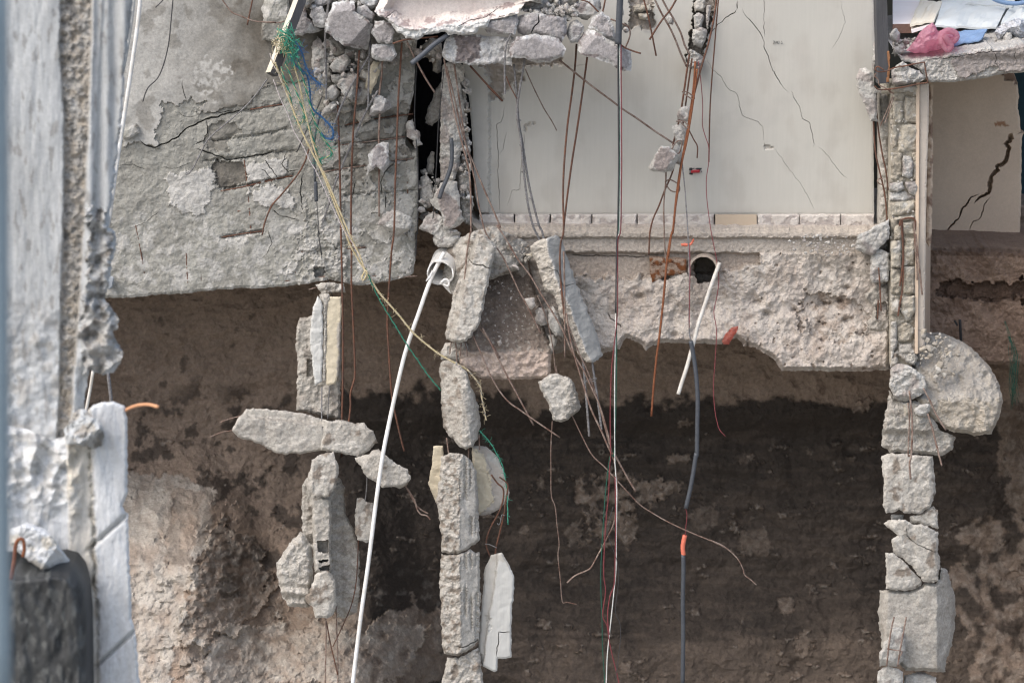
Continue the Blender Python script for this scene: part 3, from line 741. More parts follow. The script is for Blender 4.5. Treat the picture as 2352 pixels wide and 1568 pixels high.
# ---- floor edge and the soil below the painted wall
SBO = L('1082,505 1110,520 1300,522 1600,524 2040,526', '2046,700', 'B4:1300,760 1292,990 1180,992 1050,998 900,996 760,992 640,994 560,995 530,970 525,930 480,900 450,880 400,850 380,835 300,830 285,800 250,765 200,790 150,812 0,810',
        'B3:1690,808 1500,806 1330,800 1260,805 1215,820 1185,845 1158,862 1140,820 1085,790 1040,770 1005,800 985,850 950,845 905,862 870,880 800,870 700,860 620,850 560,880 510,870', '1240,800 1210,700 1190,640 1150,600 1090,560')
def sb_h(x, y, d):
    led = sst(548, 543, y+2*fbm(x, y, 40, 3, 1))                      # white screed strip on top
    bm = sst(583, 578, y+3*fbm(x, y, 30, 3, 2))*(1-led)                # rough screed face
    smooth = inside(L('1290,576 1745,576 1745,700 1290,700'), x, y)*sst(640, 632, y+14*fbm(x, y, 26, 4, 3)+.1*(x-1500)*(x > 1500))*(1-bm)*(1-led)
    soil = (1-led)*(1-bm)*(1-smooth)
    h = .10*led+.05*bm-.02*smooth
    big = fbm(x, y, 120, 4, 5)
    h = h+soil*(.06+.05*big+.026*fbm(x, y, 34, 5, 6)+.012*ridge(x, y*.8, 24, 3, 7)+.10*sst(700, 830, y))
    h = h+.006*fbm(x, y, 10, 4, 8, .65)-soil*.014*chip(x+4*fbm(x, y, 14, 3, 30), y, 34, 3)-soil*.006*chip(x, y+3*fbm(x, y, 9, 3, 31), 12, 5)
    # fallen dust bank to the right on the floor edge
    bank = inside(L('1830,545 1900,540 2045,540 2045,620 1960,640 1860,600'), x, y)*1.
    for px, py, r in ((1738, 692, 15), (1892, 695, 14), (1760, 720, 8), (1945, 735, 9), (1715, 790, 10), (1990, 770, 9), (1550, 770, 7), (1470, 680, 6), (1930, 690, 6), (1825, 712, 6), (1945, 660, 6)):
        h = h-.07*np.exp(-(((x-px)/r/1.3)**2+((y-py)/r*1.3)**2))*(1+.5*fbm(x, y, 8, 3, 9))
    pits = sst(.62, .8, fbm(x, y, 15, 3, 10))*soil*sst(1650, 1750, x)
    h = h-.03*pits
    hol = blob(L('B4:700,500 850,470 1000,500 1130,560 1150,660 1100,740 980,790 800,780 700,700'), x, y, 16, 26, 11)*soil
    h = h-.05*hol
    # hole for the drain
    h = h-.5*inside(L('B3:1488,290 1520,225 1600,215 1640,250 1660,300 1610,380 1520,390'), x, y)
    m = np.clip(.9*led+.6*bm+.45*smooth+bank*.6, 0, 1)
    n = np.clip(.6*hol*sst(-.2, .3, fbm(x, y, 26, 4, 12))+.8*smooth*.55+.6*pits+.35*soil*sst(.2, .4, fbm(x, y, 60, 4, 13)), 0, 1)
    return h, m, n
sb = solid('soil_bank', SBO, .12, 2.3, 3.9, 2.6, hfun=sb_h, edge=.09, epx=11, ext='horiz', m=SOIL, kind='structure',
           cracks=[(L('B3:905,600 925,635 960,660 990,680 995,695'), 3.0, .07), (L('B3:640,205 800,208 1000,212 1190,218'), 2.2, .04)])
# rust scar of an old plate cut flush with the floor edge
def hf(x, y, d):
    g = sst(-.05, .2, fbm(x, y, 16, 4, 3)); return .003*g, g, 0*x
RSC = mat('rust scar', lin((150, 134, 120)), lin((128, 110, 96)), alt=lin((112, 70, 42)), scale=18, speck=.4, sp_scale=50, bump=.3, third=(lin((80, 52, 36)), 26, .55))
rs = solid('rusty_plate', L('B3:1190,225 1215,225 1440,240 1445,300 1435,390 1425,330 1330,345 1310,340 1280,360 1210,390 1195,330'), .02, .1, 3.0, 1.4, hfun=hf, edge=.01, epx=3, ext='horiz', m=RSC, label='rust eaten steel plate set in the floor edge left of the drain', cat='steel plate')

# ---- right hand room
def rw_h(x, y, d):
    br = blob(L('A4:2040,500 2209,470 2209,600 2160,570 2100,545 2060,525'), x, y, 5, 12, 1)
    lowr = blob(L('B4:1740,130 1790,90 1850,85 1920,100 1975,140 1900,150 1800,145'), x, y, 5, 14, 2)
    orange = blob(L('A4:1995,840 2040,832 2110,838 2110,855 2040,858 2000,852'), x, y, 5, 10, 3)
    return .004*fbm(x, y, 60, 3, 3)-.05*br-.01*lowr, br+.7*lowr, .8*orange
rw = solid('room_wall', L('2118,150 2420,140', '2420,150 2330,160', 'A4:2140,500 2165,560 2175,660 2165,740 2180,800 2185,900 2150,920 2209,905', '2346,320 2346,440', 'B4:2180,140 2150,148 1990,140 1960,130 1600,118 1540,110', '2118,572'), 1.9, .18, 4.5, 1.2, hfun=rw_h, edge=.01, epx=4, ext='horiz', m=BEIGE, cracks=[
    (L('A4:2170,915 2130,925 2110,960 2085,980 2105,1010 2090,1090 2060,1120 2020,1135 2030,1160 1990,1190 1975,1250 1970,1320 1920,1340 1880,1370'), 11, .19),
    (L('A4:1890,1330 1850,1340 1830,1385 1790,1420 1770,1480 1720,1530 1680,1580', 'B4:1640,75'), 4, .12), (L('A4:1975,1350 1940,1390 1930,1440 1900,1500 1860,1510 1845,1560', 'B4:1830,40'), 2.4, .08)],
    label='beige room wall with a wide stepped black crack at the far right', cat='wall')
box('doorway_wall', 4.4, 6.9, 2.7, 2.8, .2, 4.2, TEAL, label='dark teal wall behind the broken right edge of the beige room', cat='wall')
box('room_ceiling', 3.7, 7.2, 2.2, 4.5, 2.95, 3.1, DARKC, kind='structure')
def rf_h(x, y, d):
    top = sst(592, 588, y)
    dk = blob(L('2150,640 2250,655 2352,640 2420,650 2420,690 2250,690 2165,680'), x, y, 18, 30, 1)
    h = .05*fbm(x, y, 50, 5, 2)+.02*fbm(x, y, 12, 3, 3)-.1*dk+.06*sst(700, 760, y)
    return h, np.clip(dk+.4*sst(.1, .3, fbm(x, y, 40, 4, 4))+.7*inside(L('2140,570 2420,570 2420,592 2140,586'), x, y), 0, 1), .45*sst(810, 838, y)*sst(-.1, .2, fbm(x, y, 16, 3, 5))
solid('room_soil', L('2090,566 2352,575 2520,580 2520,845', '2352,836 2310,836 2262,836 2230,842 2100,842'), 1.1, 1.4, 4.2, 2.4, hfun=rf_h, edge=.06, epx=8, ext='horiz', m=DSOIL, kind='structure')
# floor slab over the room
def ts_h(x, y, d):
    pl = blob(L('R:1010,760 1150,700 1400,640 1600,640 1932,560 2000,560 2000,850 1932,870 1840,895 1690,905 1640,900 1600,850 1490,850 1420,890 1330,940 1290,920 1200,990 1130,980 1090,900 1030,830'), x, y, 4, 10, 1)
    lip = sst(2, -3, y-(134-.106*(x-2060)*(x > 2190)-.0*x)+3*fbm(x, y, 20, 3, 2))
    h = .03*pl+.014*(1-pl)*fbm(x, y, 8, 4, 3)+.01*ridge(x, y, 16, 3, 4)+.05*sst(140, 120, y)
    return h, pl*.8, .25*(1-pl)*sst(.1, .4, fbm(x, y, 8, 3, 5))
tsl = solid('floor_slab', L('R:360,700 440,745 560,750 700,720 900,720 1000,670 1200,640 1380,600 1510,585 1540,610 1932,560', '2520,150 2520,170', 'R:1932,905 1840,915 1640,935 1500,965 1350,990 1200,1005 1050,1030 880,1035 740,1025 700,985 640,900 560,830 500,790 400,760'), -.28, 2.5, 3.2, 1.8, hfun=ts_h, edge=.03, epx=5, ext='horiz', m=CONC, cracks=[(L('R:1560,660 1590,740 1570,790 1620,850'), 1.6, .04), (L('R:1830,640 1820,720 1840,790'), 1.3, .03), (L('R:700,730 900,735 1100,710 1350,665 1500,650 1700,640'), 2.2, .05)],
            label='thick broken floor slab jutting over the beige room under the pink bag', cat='slab')

# ---- foreground broken wall at the left (far in front of the building)
FY = -14.0
def fw_h(x, y, d):
    wob = 6*fbm(x, y, 60, 4, 1)
    e1 = np.interp(y, [-60, 0, 120, 330, 520, 640, 760, 900, 1000], [137, 139, 140, 148, 146, 142, 140, 138, 132])
    e2 = np.interp(y, [-60, 0, 330, 520, 640, 760, 900, 1000], [214, 213, 202, 192, 186, 178, 168, 158])
    e3 = e2+np.interp(y, [0, 900], [26, 18])
    mid = sst(e1-4, e1+3, x+wob*.6)*sst(e2+4, e2-4, x-wob*.5)
    band = sst(e2-4, e2+4, x+wob*.5)
    h = .006*fbm(x, y*.25, 26, 3, 2)+mid*(-.05+.02*fbm(x, y, 22, 4, 4)+.012*ridge(x, y, 18, 3, 5))
    h = h-.04*band*sst(e3-8, e3+4, x)*.6+.012*np.sin(x*.16)*band
    brk = blob(L('205,470 240,480 262,540 250,640 285,740 290,830 200,870 180,780 200,640'), x, y, 16, 26, 6)
    h = h+brk*(.05*fbm(x, y, 40, 3, 7)+.04*ridge(x, y, 50, 2, 8))
    lowb = sst(640, 800, y+30*fbm(x, y, 50, 3, 9))
    h = h+lowb*.02*fbm(x, y, 50, 3, 10)
    m = np.clip(mid*(.75+.4*fbm(x, y, 30, 3, 11))+.35*lowb*sst(0, .3, fbm(x, y, 40, 4, 12))+.25*brk, 0, 1)
    n = np.clip(mid*sst(.15, .5, fbm(x, y, 16, 4, 13))*.7+brk*sst(.0, .4, fbm(x, y, 24, 4, 14))*.8+.5*sst(.25, .5, fbm(x, y*.3, 16, 4, 15))*(1-mid)
                + .8*inside(L('150,-80 176,-80 172,30 164,70 158,30 148,20'), x, y), 0, 1)
    return h, m*(1-n), n
FWO = L('-60,-90 312,-90 303,30 298,70 286,160 281,260 270,360 258,460 250,520 266,535 268,560 258,600 250,650 242,690 258,712 274,735 272,752 258,765 272,790 282,810 276,830 262,855 235,862 205,850 196,900 188,960 172,1010 150,1030 -60,1040')
fw = solid('broken_wall', FWO, FY, .45, 3.6, 3.0, hfun=fw_h, edge=.02, epx=7, ext='view', shrink=.985, m=FORE, label='blurred white plastered wall end with a rough stone core at the left edge', cat='wall')
def fl_h(x, y, d):
    st = sst(150, 156, x+4*fbm(x, y, 50, 3, 1)-.02*(y-1000))
    st2 = sst(204, 212, x+5*fbm(x, y, 40, 3, 2)-.035*(y-1000))
    j = np.exp(-((y-(1255-.9*(x-210)))/7)**2)*sst(190, 215, x)+np.exp(-((y-(1520-.9*(x-230)))/6)**2)*sst(200, 240, x)
    top = sst(1230, 1130, y+20*fbm(x, y, 40, 3, 3))*sst(200, 170, x)
    h = .012*fbm(x, y*.3, 30, 4, 4)+.03*st+.02*st2-.04*j+top*(.05*fbm(x, y, 60, 3, 5)+.05*ridge(x, y, 80, 2, 6))
    gap = np.exp(-((x-(207+.035*(y-1000))+5*fbm(x, y, 40, 3, 7))/5)**2)*sst(1500, 1400, y)
    h = h-.03*gap*(1+fbm(x, y, 20, 3, 8))
    return h, np.clip(.75*(1-st2)*st+.4*top*sst(-.1, .3, fbm(x, y, 30, 4, 9))+.4*j+.3*gap, 0, 1)*.8, np.clip(.6*top*sst(.1, .4, fbm(x, y, 24, 4, 10))+.5*gap*sst(0, .3, fbm(x, y, 12, 3, 12)), 0, 1)
flo = L('-60,960 60,985 120,1010 160,1000 180,960 215,930 240,922 262,922 286,932 292,960 293,1060 293,1130 281,1162 294,1180 296,1260 300,1350 302,1420 309,1440 317,1520 330,1660 -60,1660')
FLOW = mat('white block wall', lin((206, 209, 211)), lin((190, 192, 193)), alt=lin((198, 190, 174)), alt2=lin((150, 150, 148)), scale=3, speck=.15, sp_scale=45, bump=.08, streak=.3)
fl = solid('block_wall', flo, FY-.25, .6, 3.6, 2.0, hfun=fl_h, edge=.02, epx=6, ext='view', shrink=.985, m=FLOW, label='blurred white block wall below the broken wall end, bottom left', cat='wall')
solid('concrete_lump', L('148,985 170,945 196,938 225,965 242,1000 240,1020 215,1032 185,1022 150,1018'), FY-.45, .25, 3.6, 3, 5, rough=.02, m=FORE, face=(.3, .3), label='rough white lump sitting on top of the blurred block wall', cat='rubble')
solid('concrete_lump', L('25,1215 60,1200 105,1215 140,1260 170,1300 165,1312 100,1310 70,1290 20,1250'), FY-.55, .25, 4, 2, 3, rough=.008, m=FLOW, label='pale broken flake lying above the black crate, bottom left corner', cat='rubble')
def cr_h(x, y, d): return .02*fbm(x, y*.4, 30, 3, 1)+.05*sst(1345, 1318, y)*0, sst(.1, .4, fbm(x, y*.4, 18, 4, 2))*.5, 0*x
CRATE = mat('black scuffed plastic', lin((74, 76, 76)), lin((52, 53, 54)), alt=lin((110, 112, 110)), scale=5, speck=.15, bump=.2, streak=.25, rough=.55)
solid('black_crate', L('-40,1318 60,1322 130,1314 158,1322 176,1345 186,1380 192,1450 195,1660 -40,1660'), FY-.7, .35, 4, .8, hfun=cr_h, edge=.05, epx=14, ext='horiz', m=CRATE, smooth=True, label='dark scuffed plastic crate with rounded corner, bottom left corner', cat='crate')
tube('pipe_clamp', L('26,1330 32,1290 38,1245 52,1238 56,1260 52,1278'), FY-.8, r=.009, m=ORUST, label='small rusty bent bar above the black crate', cat='rebar')
tube('copper_pipe', L('262,962 283,946 300,936 320,930 342,929 363,934'), FY-.2, FY-.45, r=.0085, m=COPPER, n=6, sides=10, label='short curved copper coloured pipe poking out of the block wall', cat='pipe')
tube('support_post', [(-20, -200), (-14, 800), (-8, 1700)], -24, r=.026, m=BLUEG, sides=12, label='out of focus blue grey post at the very left edge', cat='post')
for s, y, rr in (('326,-60 318,40 300,170 280,300 262,420 249,520', -4.0, .0165), ):
    tube('white_pipe', L(s), y, r=rr, m=WPVC, sides=10, label='thin white pipe leaning along the blurred wall, upper left', cat='pipe')
tube('white_pipe', L('312,-60 304,30 292,110 283,160'), -5.0, r=.014, m=PGREY, label='short pale strip beside the thin white pipe, top left', cat='pipe')
tube('white_pipe', L('214,850 206,900 196,950 188,985'), -5, r=.013, m=WDIRT, label='white pipe seen through the notch of the blurred wall', cat='pipe')
tube('grey_pipe', L('247,845 252,890 256,925'), -5, r=.014, m=STEEL, label='short grey pipe below the blurred wall notch', cat='pipe')
solid('junction_box', L('B1:725,355 765,348 778,362 768,425 745,440 722,428'), -.12, .1, 2.2, .2, 0, rough=.002, edge=.01, epx=2, m=GBOX, label='small grey box fixed low on the old concrete wall', cat='box')
solid('plaster_flake', L('A1:830,885 930,845 945,860 950,905 880,945 830,950'), -.08, .05, 3, 1, 2, rough=.006, m=RETAIN, label='loose grey plaster flake leaning out of the old wall by the white pipe', cat='rubble')

# ================================================================== RUBBLE AT THE TOP
RUB = 'broken lumps of the top floor'
REFS = []
import re
def head(label):
    return re.split(r' (?:right|left|under|below|above|beside|with|at|that|of|in|on|behind|caught|directly|joined|hanging|standing|wedged|threaded|packed|between|by|dipping|split|inside|closing|stacked|held|sticking|jutting|beneath|touching|just|crossed) ', label)[0]
def rub(label, pts, Y, t, m=CONCP, seed=None, group=RUB, name='concrete_chunk', cat='rubble', **k):
    REFS.append((np.mean(np.array(pts), 0), head(label)))
    k.setdefault('hchip', .03)
    return solid(name, pts, Y, t, k.pop('step', 3.4), k.pop('jit', 2.4), m=m, seed=seed, label=label, cat=cat, group=group, **k)
def stop_h(x, y, d):
    yb = np.interp(x, [850, 880, 906, 925, 955, 992, 1028, 1080, 1100, 1150, 1190, 1235], [24, 38, 55, 64, 70, 64, 56, 58, 50, 42, 30, -8])+2*fbm(x, y, 16, 4, 21)
    topf = sst(yb+1.5, yb-1.5, y)
    h = .0+topf*(-(yb-y)/SC*2.1)
    h = h+(1-topf)*(.02*fbm(x, y, 12, 4, 2)-.05*chip(x, y*1.3, 30, 5)-.008*chip(x, y, 10, 6))+topf*.01*fbm(x, y, 40, 4, 3)
    lay = sst(.05, .1, fbm(x, y, 70, 4, 4)); h = h+.012*lay*topf
    rd = sst(.34, .38, fbm(x+y, y*1.6, 34, 6, 5, .65))*topf
    flakes = sst(.28, .32, fbm(x-y, y*2, 60, 5, 9)); h = h+.02*flakes*topf
    return h, 1-topf, np.clip(rd*.8, 0, 1)
solid('top_slab', L('A2:845,76 880,20 905,-70 1700,-110', 'A3:480,-100 420,0 350,18 305,60 296,90 150,130 95,135 90,180 30,200 0,235', 'A2:1500,236 1345,240 1338,218 1260,228 1190,240 1150,272 1065,264 1040,236 1000,226 980,192 962,166 932,132 912,120 880,112'), -.75, .25, 3.4, 2.2, hfun=stop_h, edge=.03, epx=5, shrink=.8, m=SLABTOP, cracks=[(L('A2:1010,0 1000,60 940,110 920,130'), 2.6, .06), (L('A3:350,20 310,80 260,100 100,130'), 2.4, .05), (L('A2:1704,50 1600,120 1500,140 1400,190'), 2, .04)],
      label='big tilted slab with a pale dusty top at the top centre', cat='slab', group=RUB)
rub('long slab edge block with a dark brown patch under the big tilted slab', L('A2:1345,240 1320,300 1303,370 1335,415 1380,432 1440,430 1500,440 1600,445', 'A3:60,440 160,432 250,452 262,330 265,252 100,246 0,240', 'A2:1500,236'), -.62, .5, amask=0, facets=3, hfun=lambda x, y, d: (.03*fbm(x, y, 30, 3, 1)+.012*fbm(x, y, 9, 3, 2)+.0*x, .35*sst(0, .3, fbm(x, y, 30, 3, 3)), .85*blob(L('A2:1380,250 1430,242 1570,250 1575,330 1560,400 1500,425 1400,420 1410,330'), x, y, 4, 14, 5)))
rub('flat grey faced block hanging at the slab edge, second from the right end', L('A3:280,252 420,236 560,250 590,290 615,332 600,388 520,422 420,432 330,398 240,392 234,345 255,290'), -.66, .4, amask=2, epx=9, facets=3, flat0=.6)
rub('upper block split by a crack, above the flat grey faced block', L('A3:300,112 400,80 450,88 560,112 625,126 630,180 622,240 590,292 520,252 420,235 290,236 284,200'), -.6, .4, amask=2, epx=7, facets=4, cracks=[(L('A3:440,85 435,150 400,190 380,232'), 3, .06)])
rub('wedge block left of the cracked upper block', L('A3:20,172 150,130 292,92 298,160 272,246 180,244 95,236 60,190'), -.64, .3, amask=2, facets=3)
rub('small upright grey lump between the blocks at the right of the slab', L('A3:642,160 690,130 730,160 745,186 735,218 700,296 650,290 622,235 628,190'), -.56, .3, amask=1, facets=5)
rub('rounded lump with a dark face beside the black cable', L('A3:772,186 800,120 868,80 930,132 950,200 972,296 900,266 840,216'), -.6, .3, amask=2, epx=7, facets=4)
rub('long slab piece dipping to the right, crossed by the black cable', L('A3:770,196 830,220 900,265 980,302 1062,352 1068,420 1070,488 1010,485 880,420 745,380 700,345 702,270'), -.62, .35, amask=2, epx=11, facets=3, flat0=.6)
rub('pale rough lump at the top edge left of the black cable', L('A3:680,52 720,20 790,-20 850,-10 862,66 800,112 760,142 690,112'), -.5, .4, facets=6)
rub('pale split lumps on the slab at the top edge', L('A3:330,40 400,0 480,-30 560,0 552,40 500,60 440,70 380,80 310,78'), -.45, .3, facets=6)
rub('small pale lump right of the pale split lumps', L('A3:545,80 600,70 680,30 700,60 690,110 630,130 570,120'), -.5, .3, facets=5)
rub('broken slab bit at the top edge beside the pale rough lump', L('A3:560,0 640,-30 720,-20 700,30 640,60 590,60'), -.4, .3, facets=5)
rub('large flat purplish grey plate right of the timber', L('A2:570,20 620,8 712,10 722,85 780,116 836,170 820,236 800,340 720,330 640,310 590,276 515,216 520,130'), -.5, .3, amask=2, epx=10, facets=2, flat0=.7, face=(.1, -.15))
rub('thin grey plate corner above the purplish grey plate', L('A2:735,50 780,28 846,100 832,168 790,130 728,92'), -.42, .2, amask=1, facets=3)
rub('pale angular lump joined under the thin plate corner', L('A2:850,150 910,140 962,160 986,226 970,296 880,292 820,222'), -.55, .3, amask=1, facets=5)
rub('rough white lump directly under the pale angular lump', L('A2:828,302 900,290 972,292 990,340 1004,376 960,422 882,416 823,390'), -.5, .35, amask=1, facets=6)
rub('grey wedge right behind the timber', L('A2:250,100 320,70 382,52 392,120 440,182 506,206 430,226 350,246 300,236 255,162'), -.2, .25, amask=1, facets=4)
rub('pale lump beside the grey wedge behind the timber', L('A2:415,62 490,40 520,100 516,192 445,186 412,112'), -.28, .25, facets=6)
rub('pale dusty lump at the top edge right of the timber', L('A2:400,0 470,-30 560,-20 560,20 500,40 420,56'), -.2, .25, facets=5)
rub('small lump stack at the top edge above the purplish plate', L('A2:720,-30 800,-20 872,0 868,40 820,70 760,20'), -.3, .3, facets=6)
rub('pale grey plate hanging at the far left behind the timber', L('A2:120,-40 262,-40 274,100 235,220 172,292 80,276 74,200 96,130 78,60'), -.15, .12, m=RETAIN, amask=0, facets=2, flat0=.5)
G2 = 'lumps caught among the bars below the slab'
rub('five sided grey stone caught among bars under the purplish plate', L('A2:540,456 590,392 652,366 686,412 640,496 560,492'), -.22, .25, m=CONC, group=G2, facets=5)
rub('long pointed stone shard below the five sided grey stone', L('A2:592,580 620,530 722,500 742,532 690,692 640,652'), -.28, .2, m=CONC, group=G2, facets=5)
rub('bluish white stone beside the pointed shard', L('A2:520,610 560,578 620,622 600,660 560,690 515,668'), -.25, .2, m=CONC, group=G2, facets=5)
rub('slanting flat stone below the bluish white stone', L('A2:500,740 590,672 600,690 545,770 500,800 478,790'), -.22, .15, m=CONC, group=G2, facets=3)
rub('upright torn column stump left of the caught stones', L('A2:425,292 462,250 500,300 520,400 556,500 552,562 500,572 440,522 420,432'), -.1, .25, m=CONC, group=G2, facets=4, rough=.018)
rub('second torn stump behind the hanging grey bar', L('A2:500,300 545,250 600,270 640,330 660,365 600,390 540,380'), -.05, .2, m=CONC2, group=G2, facets=4)
rub('cream faced plaster slab standing on edge among the bars', L('A2:835,418 880,420 888,480 852,592 820,642 785,602 800,500'), -.2, .06, m=CREAM, group=G2, facets=2, amask=0, rough=.005)
rub('dusty stone behind the cream plaster slab', L('A2:740,542 800,500 830,562 822,642 770,716 700,702'), -.1, .2, m=CONC2, group=G2, facets=5)
rub('tall grey stone under the white lump', L('A2:745,360 820,345 828,420 800,520 740,540 720,450'), -.05, .2, m=CONC2, group=G2, facets=4)
rub('rounded stones wedged below the five sided stone', L('A2:545,510 640,500 700,510 660,580 600,590 560,560'), -.15, .2, m=CONC, group=G2, facets=6)
rub('dark stone wedged behind the pointed shard', L('A2:610,700 680,690 700,750 640,780 600,750'), -.06, .15, m=CONC2, group=G2, facets=5)
rub('flat broken tongue of concrete above the white hanging chunk', L('A2:720,760 800,735 830,790 800,840 760,860 725,820'), -.06, .1, m=CONC2, group=G2, facets=3)
G3 = 'chunks threaded on the hanging bar'
rub('white chunk threaded on a bar, upper of the two', L('A2:835,652 880,650 956,690 962,732 906,776 820,802 818,760 836,712'), -.3, .25, group=G3, facets=5, seed=21)
rub('grey and white chunk threaded on the same bar, lower of the two', L('A2:870,976 942,970 950,1110 912,1172 862,1132 795,1192 810,1052'), -.3, .22, group=G3, facets=4, amask=1, seed=34)
rub('broken panel corner with a raised rim at the foot of the old wall', L('A2:868,1520 930,1440 990,1428 1112,1480 1090,1568', 'B2:1060,50 1010,80 930,30'), -.2, .15, m=CONC, group=G3, facets=3, seed=5)

# ---- column beside the dark gap
col1 = solid('broken_column', L('A2:1315,440 1360,420 1430,470 1440,600 1462,760 1470,900 1440,1010 1425,1120 1400,1220 1360,1250 1300,1230 1294,1100 1296,900 1300,650'), -.02, .3, 3.4, 2, facets=3, rough=.022, m=CONC, face=(0, 0), flat0=.3, bulge=.7, label='upright broken concrete column on the right side of the dark gap', cat='column')
rub('white faced column foot under the upright column', L('A2:1226,1368 1262,1330 1300,1250 1360,1235 1412,1240 1428,1330 1440,1450 1470,1500 1400,1556 1320,1562 1312,1462 1245,1402'), -.12, .3, m=CONC, name='column_piece', cat='column', group='pieces of the broken columns', facets=4, amask=1)
G4 = 'rubble inside the dark gap'
rub('rounded block standing in the bottom of the dark gap', L('A2:1160,1210 1200,1190 1240,1230 1262,1330 1250,1400 1200,1425 1160,1405 1152,1300'), .12, .25, m=CONC, group=G4, facets=5)
rub('long shard hanging inside the dark gap', L('A2:1310,560 1312,700 1296,800 1240,865 1195,840 1200,790 1240,690 1270,600'), .4, .15, m=CONC2, group=G4, facets=3)
rub('tall thin shard standing in the dark gap', L('A2:1215,1060 1240,1028 1258,1040 1250,1200 1200,1180'), .3, .1, m=CONC2, group=G4, facets=3)
rub('low heap of broken concrete closing the foot of the gap', L('A2:1160,1540 1180,1500 1250,1440 1310,1480 1340,1540 1410,1568', 'B2:1440,60 1380,130 1320,150 1260,135 1250,100 1245,60 1155,30'), -.05, .4, m=CONC, group=G4, facets=6, rough=.018)
rub('flat stone stacked under the column foot', L('B2:1255,95 1330,80 1420,70 1440,100 1370,145 1280,150'), -.1, .3, m=CONC, group=G4, facets=4)
rub('broken stub on the left lip of the gap', L('A2:1070,830 1110,810 1122,880 1160,905 1162,950 1172,980 1150,1000 1120,1010 1112,960 1060,930'), -.02, .15, m=CONC, group=G4, facets=5)
rub('small fallen stones on the shard in the gap', L('A2:1160,1155 1200,1150 1215,1170 1190,1190 1165,1180'), .2, .1, m=CONC, group=G4, facets=5)
rub('broken top of the column inside the gap', L('A2:1180,300 1240,250 1310,300 1305,420 1310,490 1280,505 1250,480 1245,430 1190,380'), .25, .3, m=CONC2, group=G4, facets=5, rough=.018)
rub('pale stones packed between column and painted wall', L('A2:1440,560 1468,540 1476,780 1486,900 1500,1050 1450,1010 1430,930 1450,860 1420,760'), .1, .2, m=CONC2, group=G4, facets=5, rough=.018)
rub('broken lower packing between column and painted wall', L('A2:1430,1050 1490,1080 1510,1300 1520,1450 1500,1540 1440,1500 1425,1320 1400,1200'), .08, .2, m=CONC2, group=G4, facets=4, rough=.018)
rub('torn concrete head between column and painted wall', L('A2:1330,440 1400,420 1460,450 1462,540 1440,560 1420,500 1350,480'), -.1, .2, m=CONC, group=G4, facets=5, rough=.018)

# ---- the many further lumps jammed between the bars and along the slab
rgr = np.random.RandomState(41)
USED = set()
def near_label(x, y, word):
    heads = [h for _, h in REFS]
    c = sorted((r for r in REFS if heads.count(r[1]) == 1 and len(r[1].split()) <= 7), key=lambda r: (r[0][0]-x)**2+(r[0][1]-y)**2)
    for p, h in c[:14]:
        dx, dy = x-p[0], y-p[1]
        d = ('right of' if dx > 0 else 'left of') if abs(dx) > 1.8*abs(dy) else ('below' if dy > 0 else 'above') if abs(dy) > 1.8*abs(dx) else ('below and ' if dy > 0 else 'above and ')+('right of' if dx > 0 else 'left of')
        for far in ('just ', 'a little further '):
            l = '%s %s%s the %s' % (word, far, d, h)
            if l not in USED: USED.add(l); return l
    return word+' in the rubble of the top floor'
def lumps(poly, n, r0, r1, Ya, Yb, lab, grp, mats=(CONC, CONC2, CONCP)):
    P = np.array(poly); a0, b0 = P.min(0); a1, b1 = P.max(0); k = 0; got = []
    while k < n:
        x, y = rgr.uniform(a0, a1), rgr.uniform(b0, b1)
        if not inside(poly, np.array([x]), np.array([y]))[0]: continue
        r = r0*(r1/r0)**rgr.rand()
        if any((x-p)**2+(y-q)**2 < (.72*(r+w))**2 for p, q, w in got) and rgr.rand() < .97: continue
        got.append((x, y, r)); nv = rgr.randint(4, 7); w0 = rgr.uniform(0, 6.28); ex = rgr.uniform(.65, 1.0)
        pts = [(x+r*rgr.uniform(.75, 1.15)*math.cos(w0+6.283*q/nv+rgr.uniform(-.3, .3)), y+ex*r*rgr.uniform(.75, 1.15)*math.sin(w0+6.283*q/nv+rgr.uniform(-.3, .3))) for q in range(nv)]
        solid('concrete_chunk', pts, rgr.uniform(Ya, Yb), .1+r/200, 3.0, .9, 5, rough=.006, chipa=.03, m=mats[rgr.randint(len(mats))], amask=1, seed=500+k+int(x), label=near_label(x, y, lab), cat='rubble', group=grp); k += 1
lumps(L('A2:520,280 700,330 830,330 830,500 760,720 620,800 480,700 500,520 430,480 440,330'), 26, 9, 20, -.2, -.04, 'small broken lump', 'smaller lumps jammed under the slab')
lumps(L('A3:280,-10 700,-20 690,110 620,150 560,100 400,70'), 22, 7, 17, -.62, -.45, 'small broken lump', 'small lumps heaped on the slab')
lumps(L('A2:360,0 560,-20 880,-20 860,60 720,30 520,40 400,80'), 14, 8, 18, -.3, -.1, 'small broken lump', 'small lumps at the top edge')
lumps(L('A2:1440,560 1490,560 1520,1450 1440,1530 1420,1200 1470,1000'), 16, 7, 15, -.08, .06, 'small broken lump', 'small stones packed beside the column')
lumps(L('A2:1160,1180 1290,1180 1300,1500 1170,1560 1150,1420'), 9, 9, 18, -.02, .2, 'small broken lump', 'small lumps in the dark gap')
lumps(L('A3:960,40 1050,60 1060,230 980,280'), 3, 8, 12, -.5, -.4, 'small broken lump', 'small lumps behind the cable')

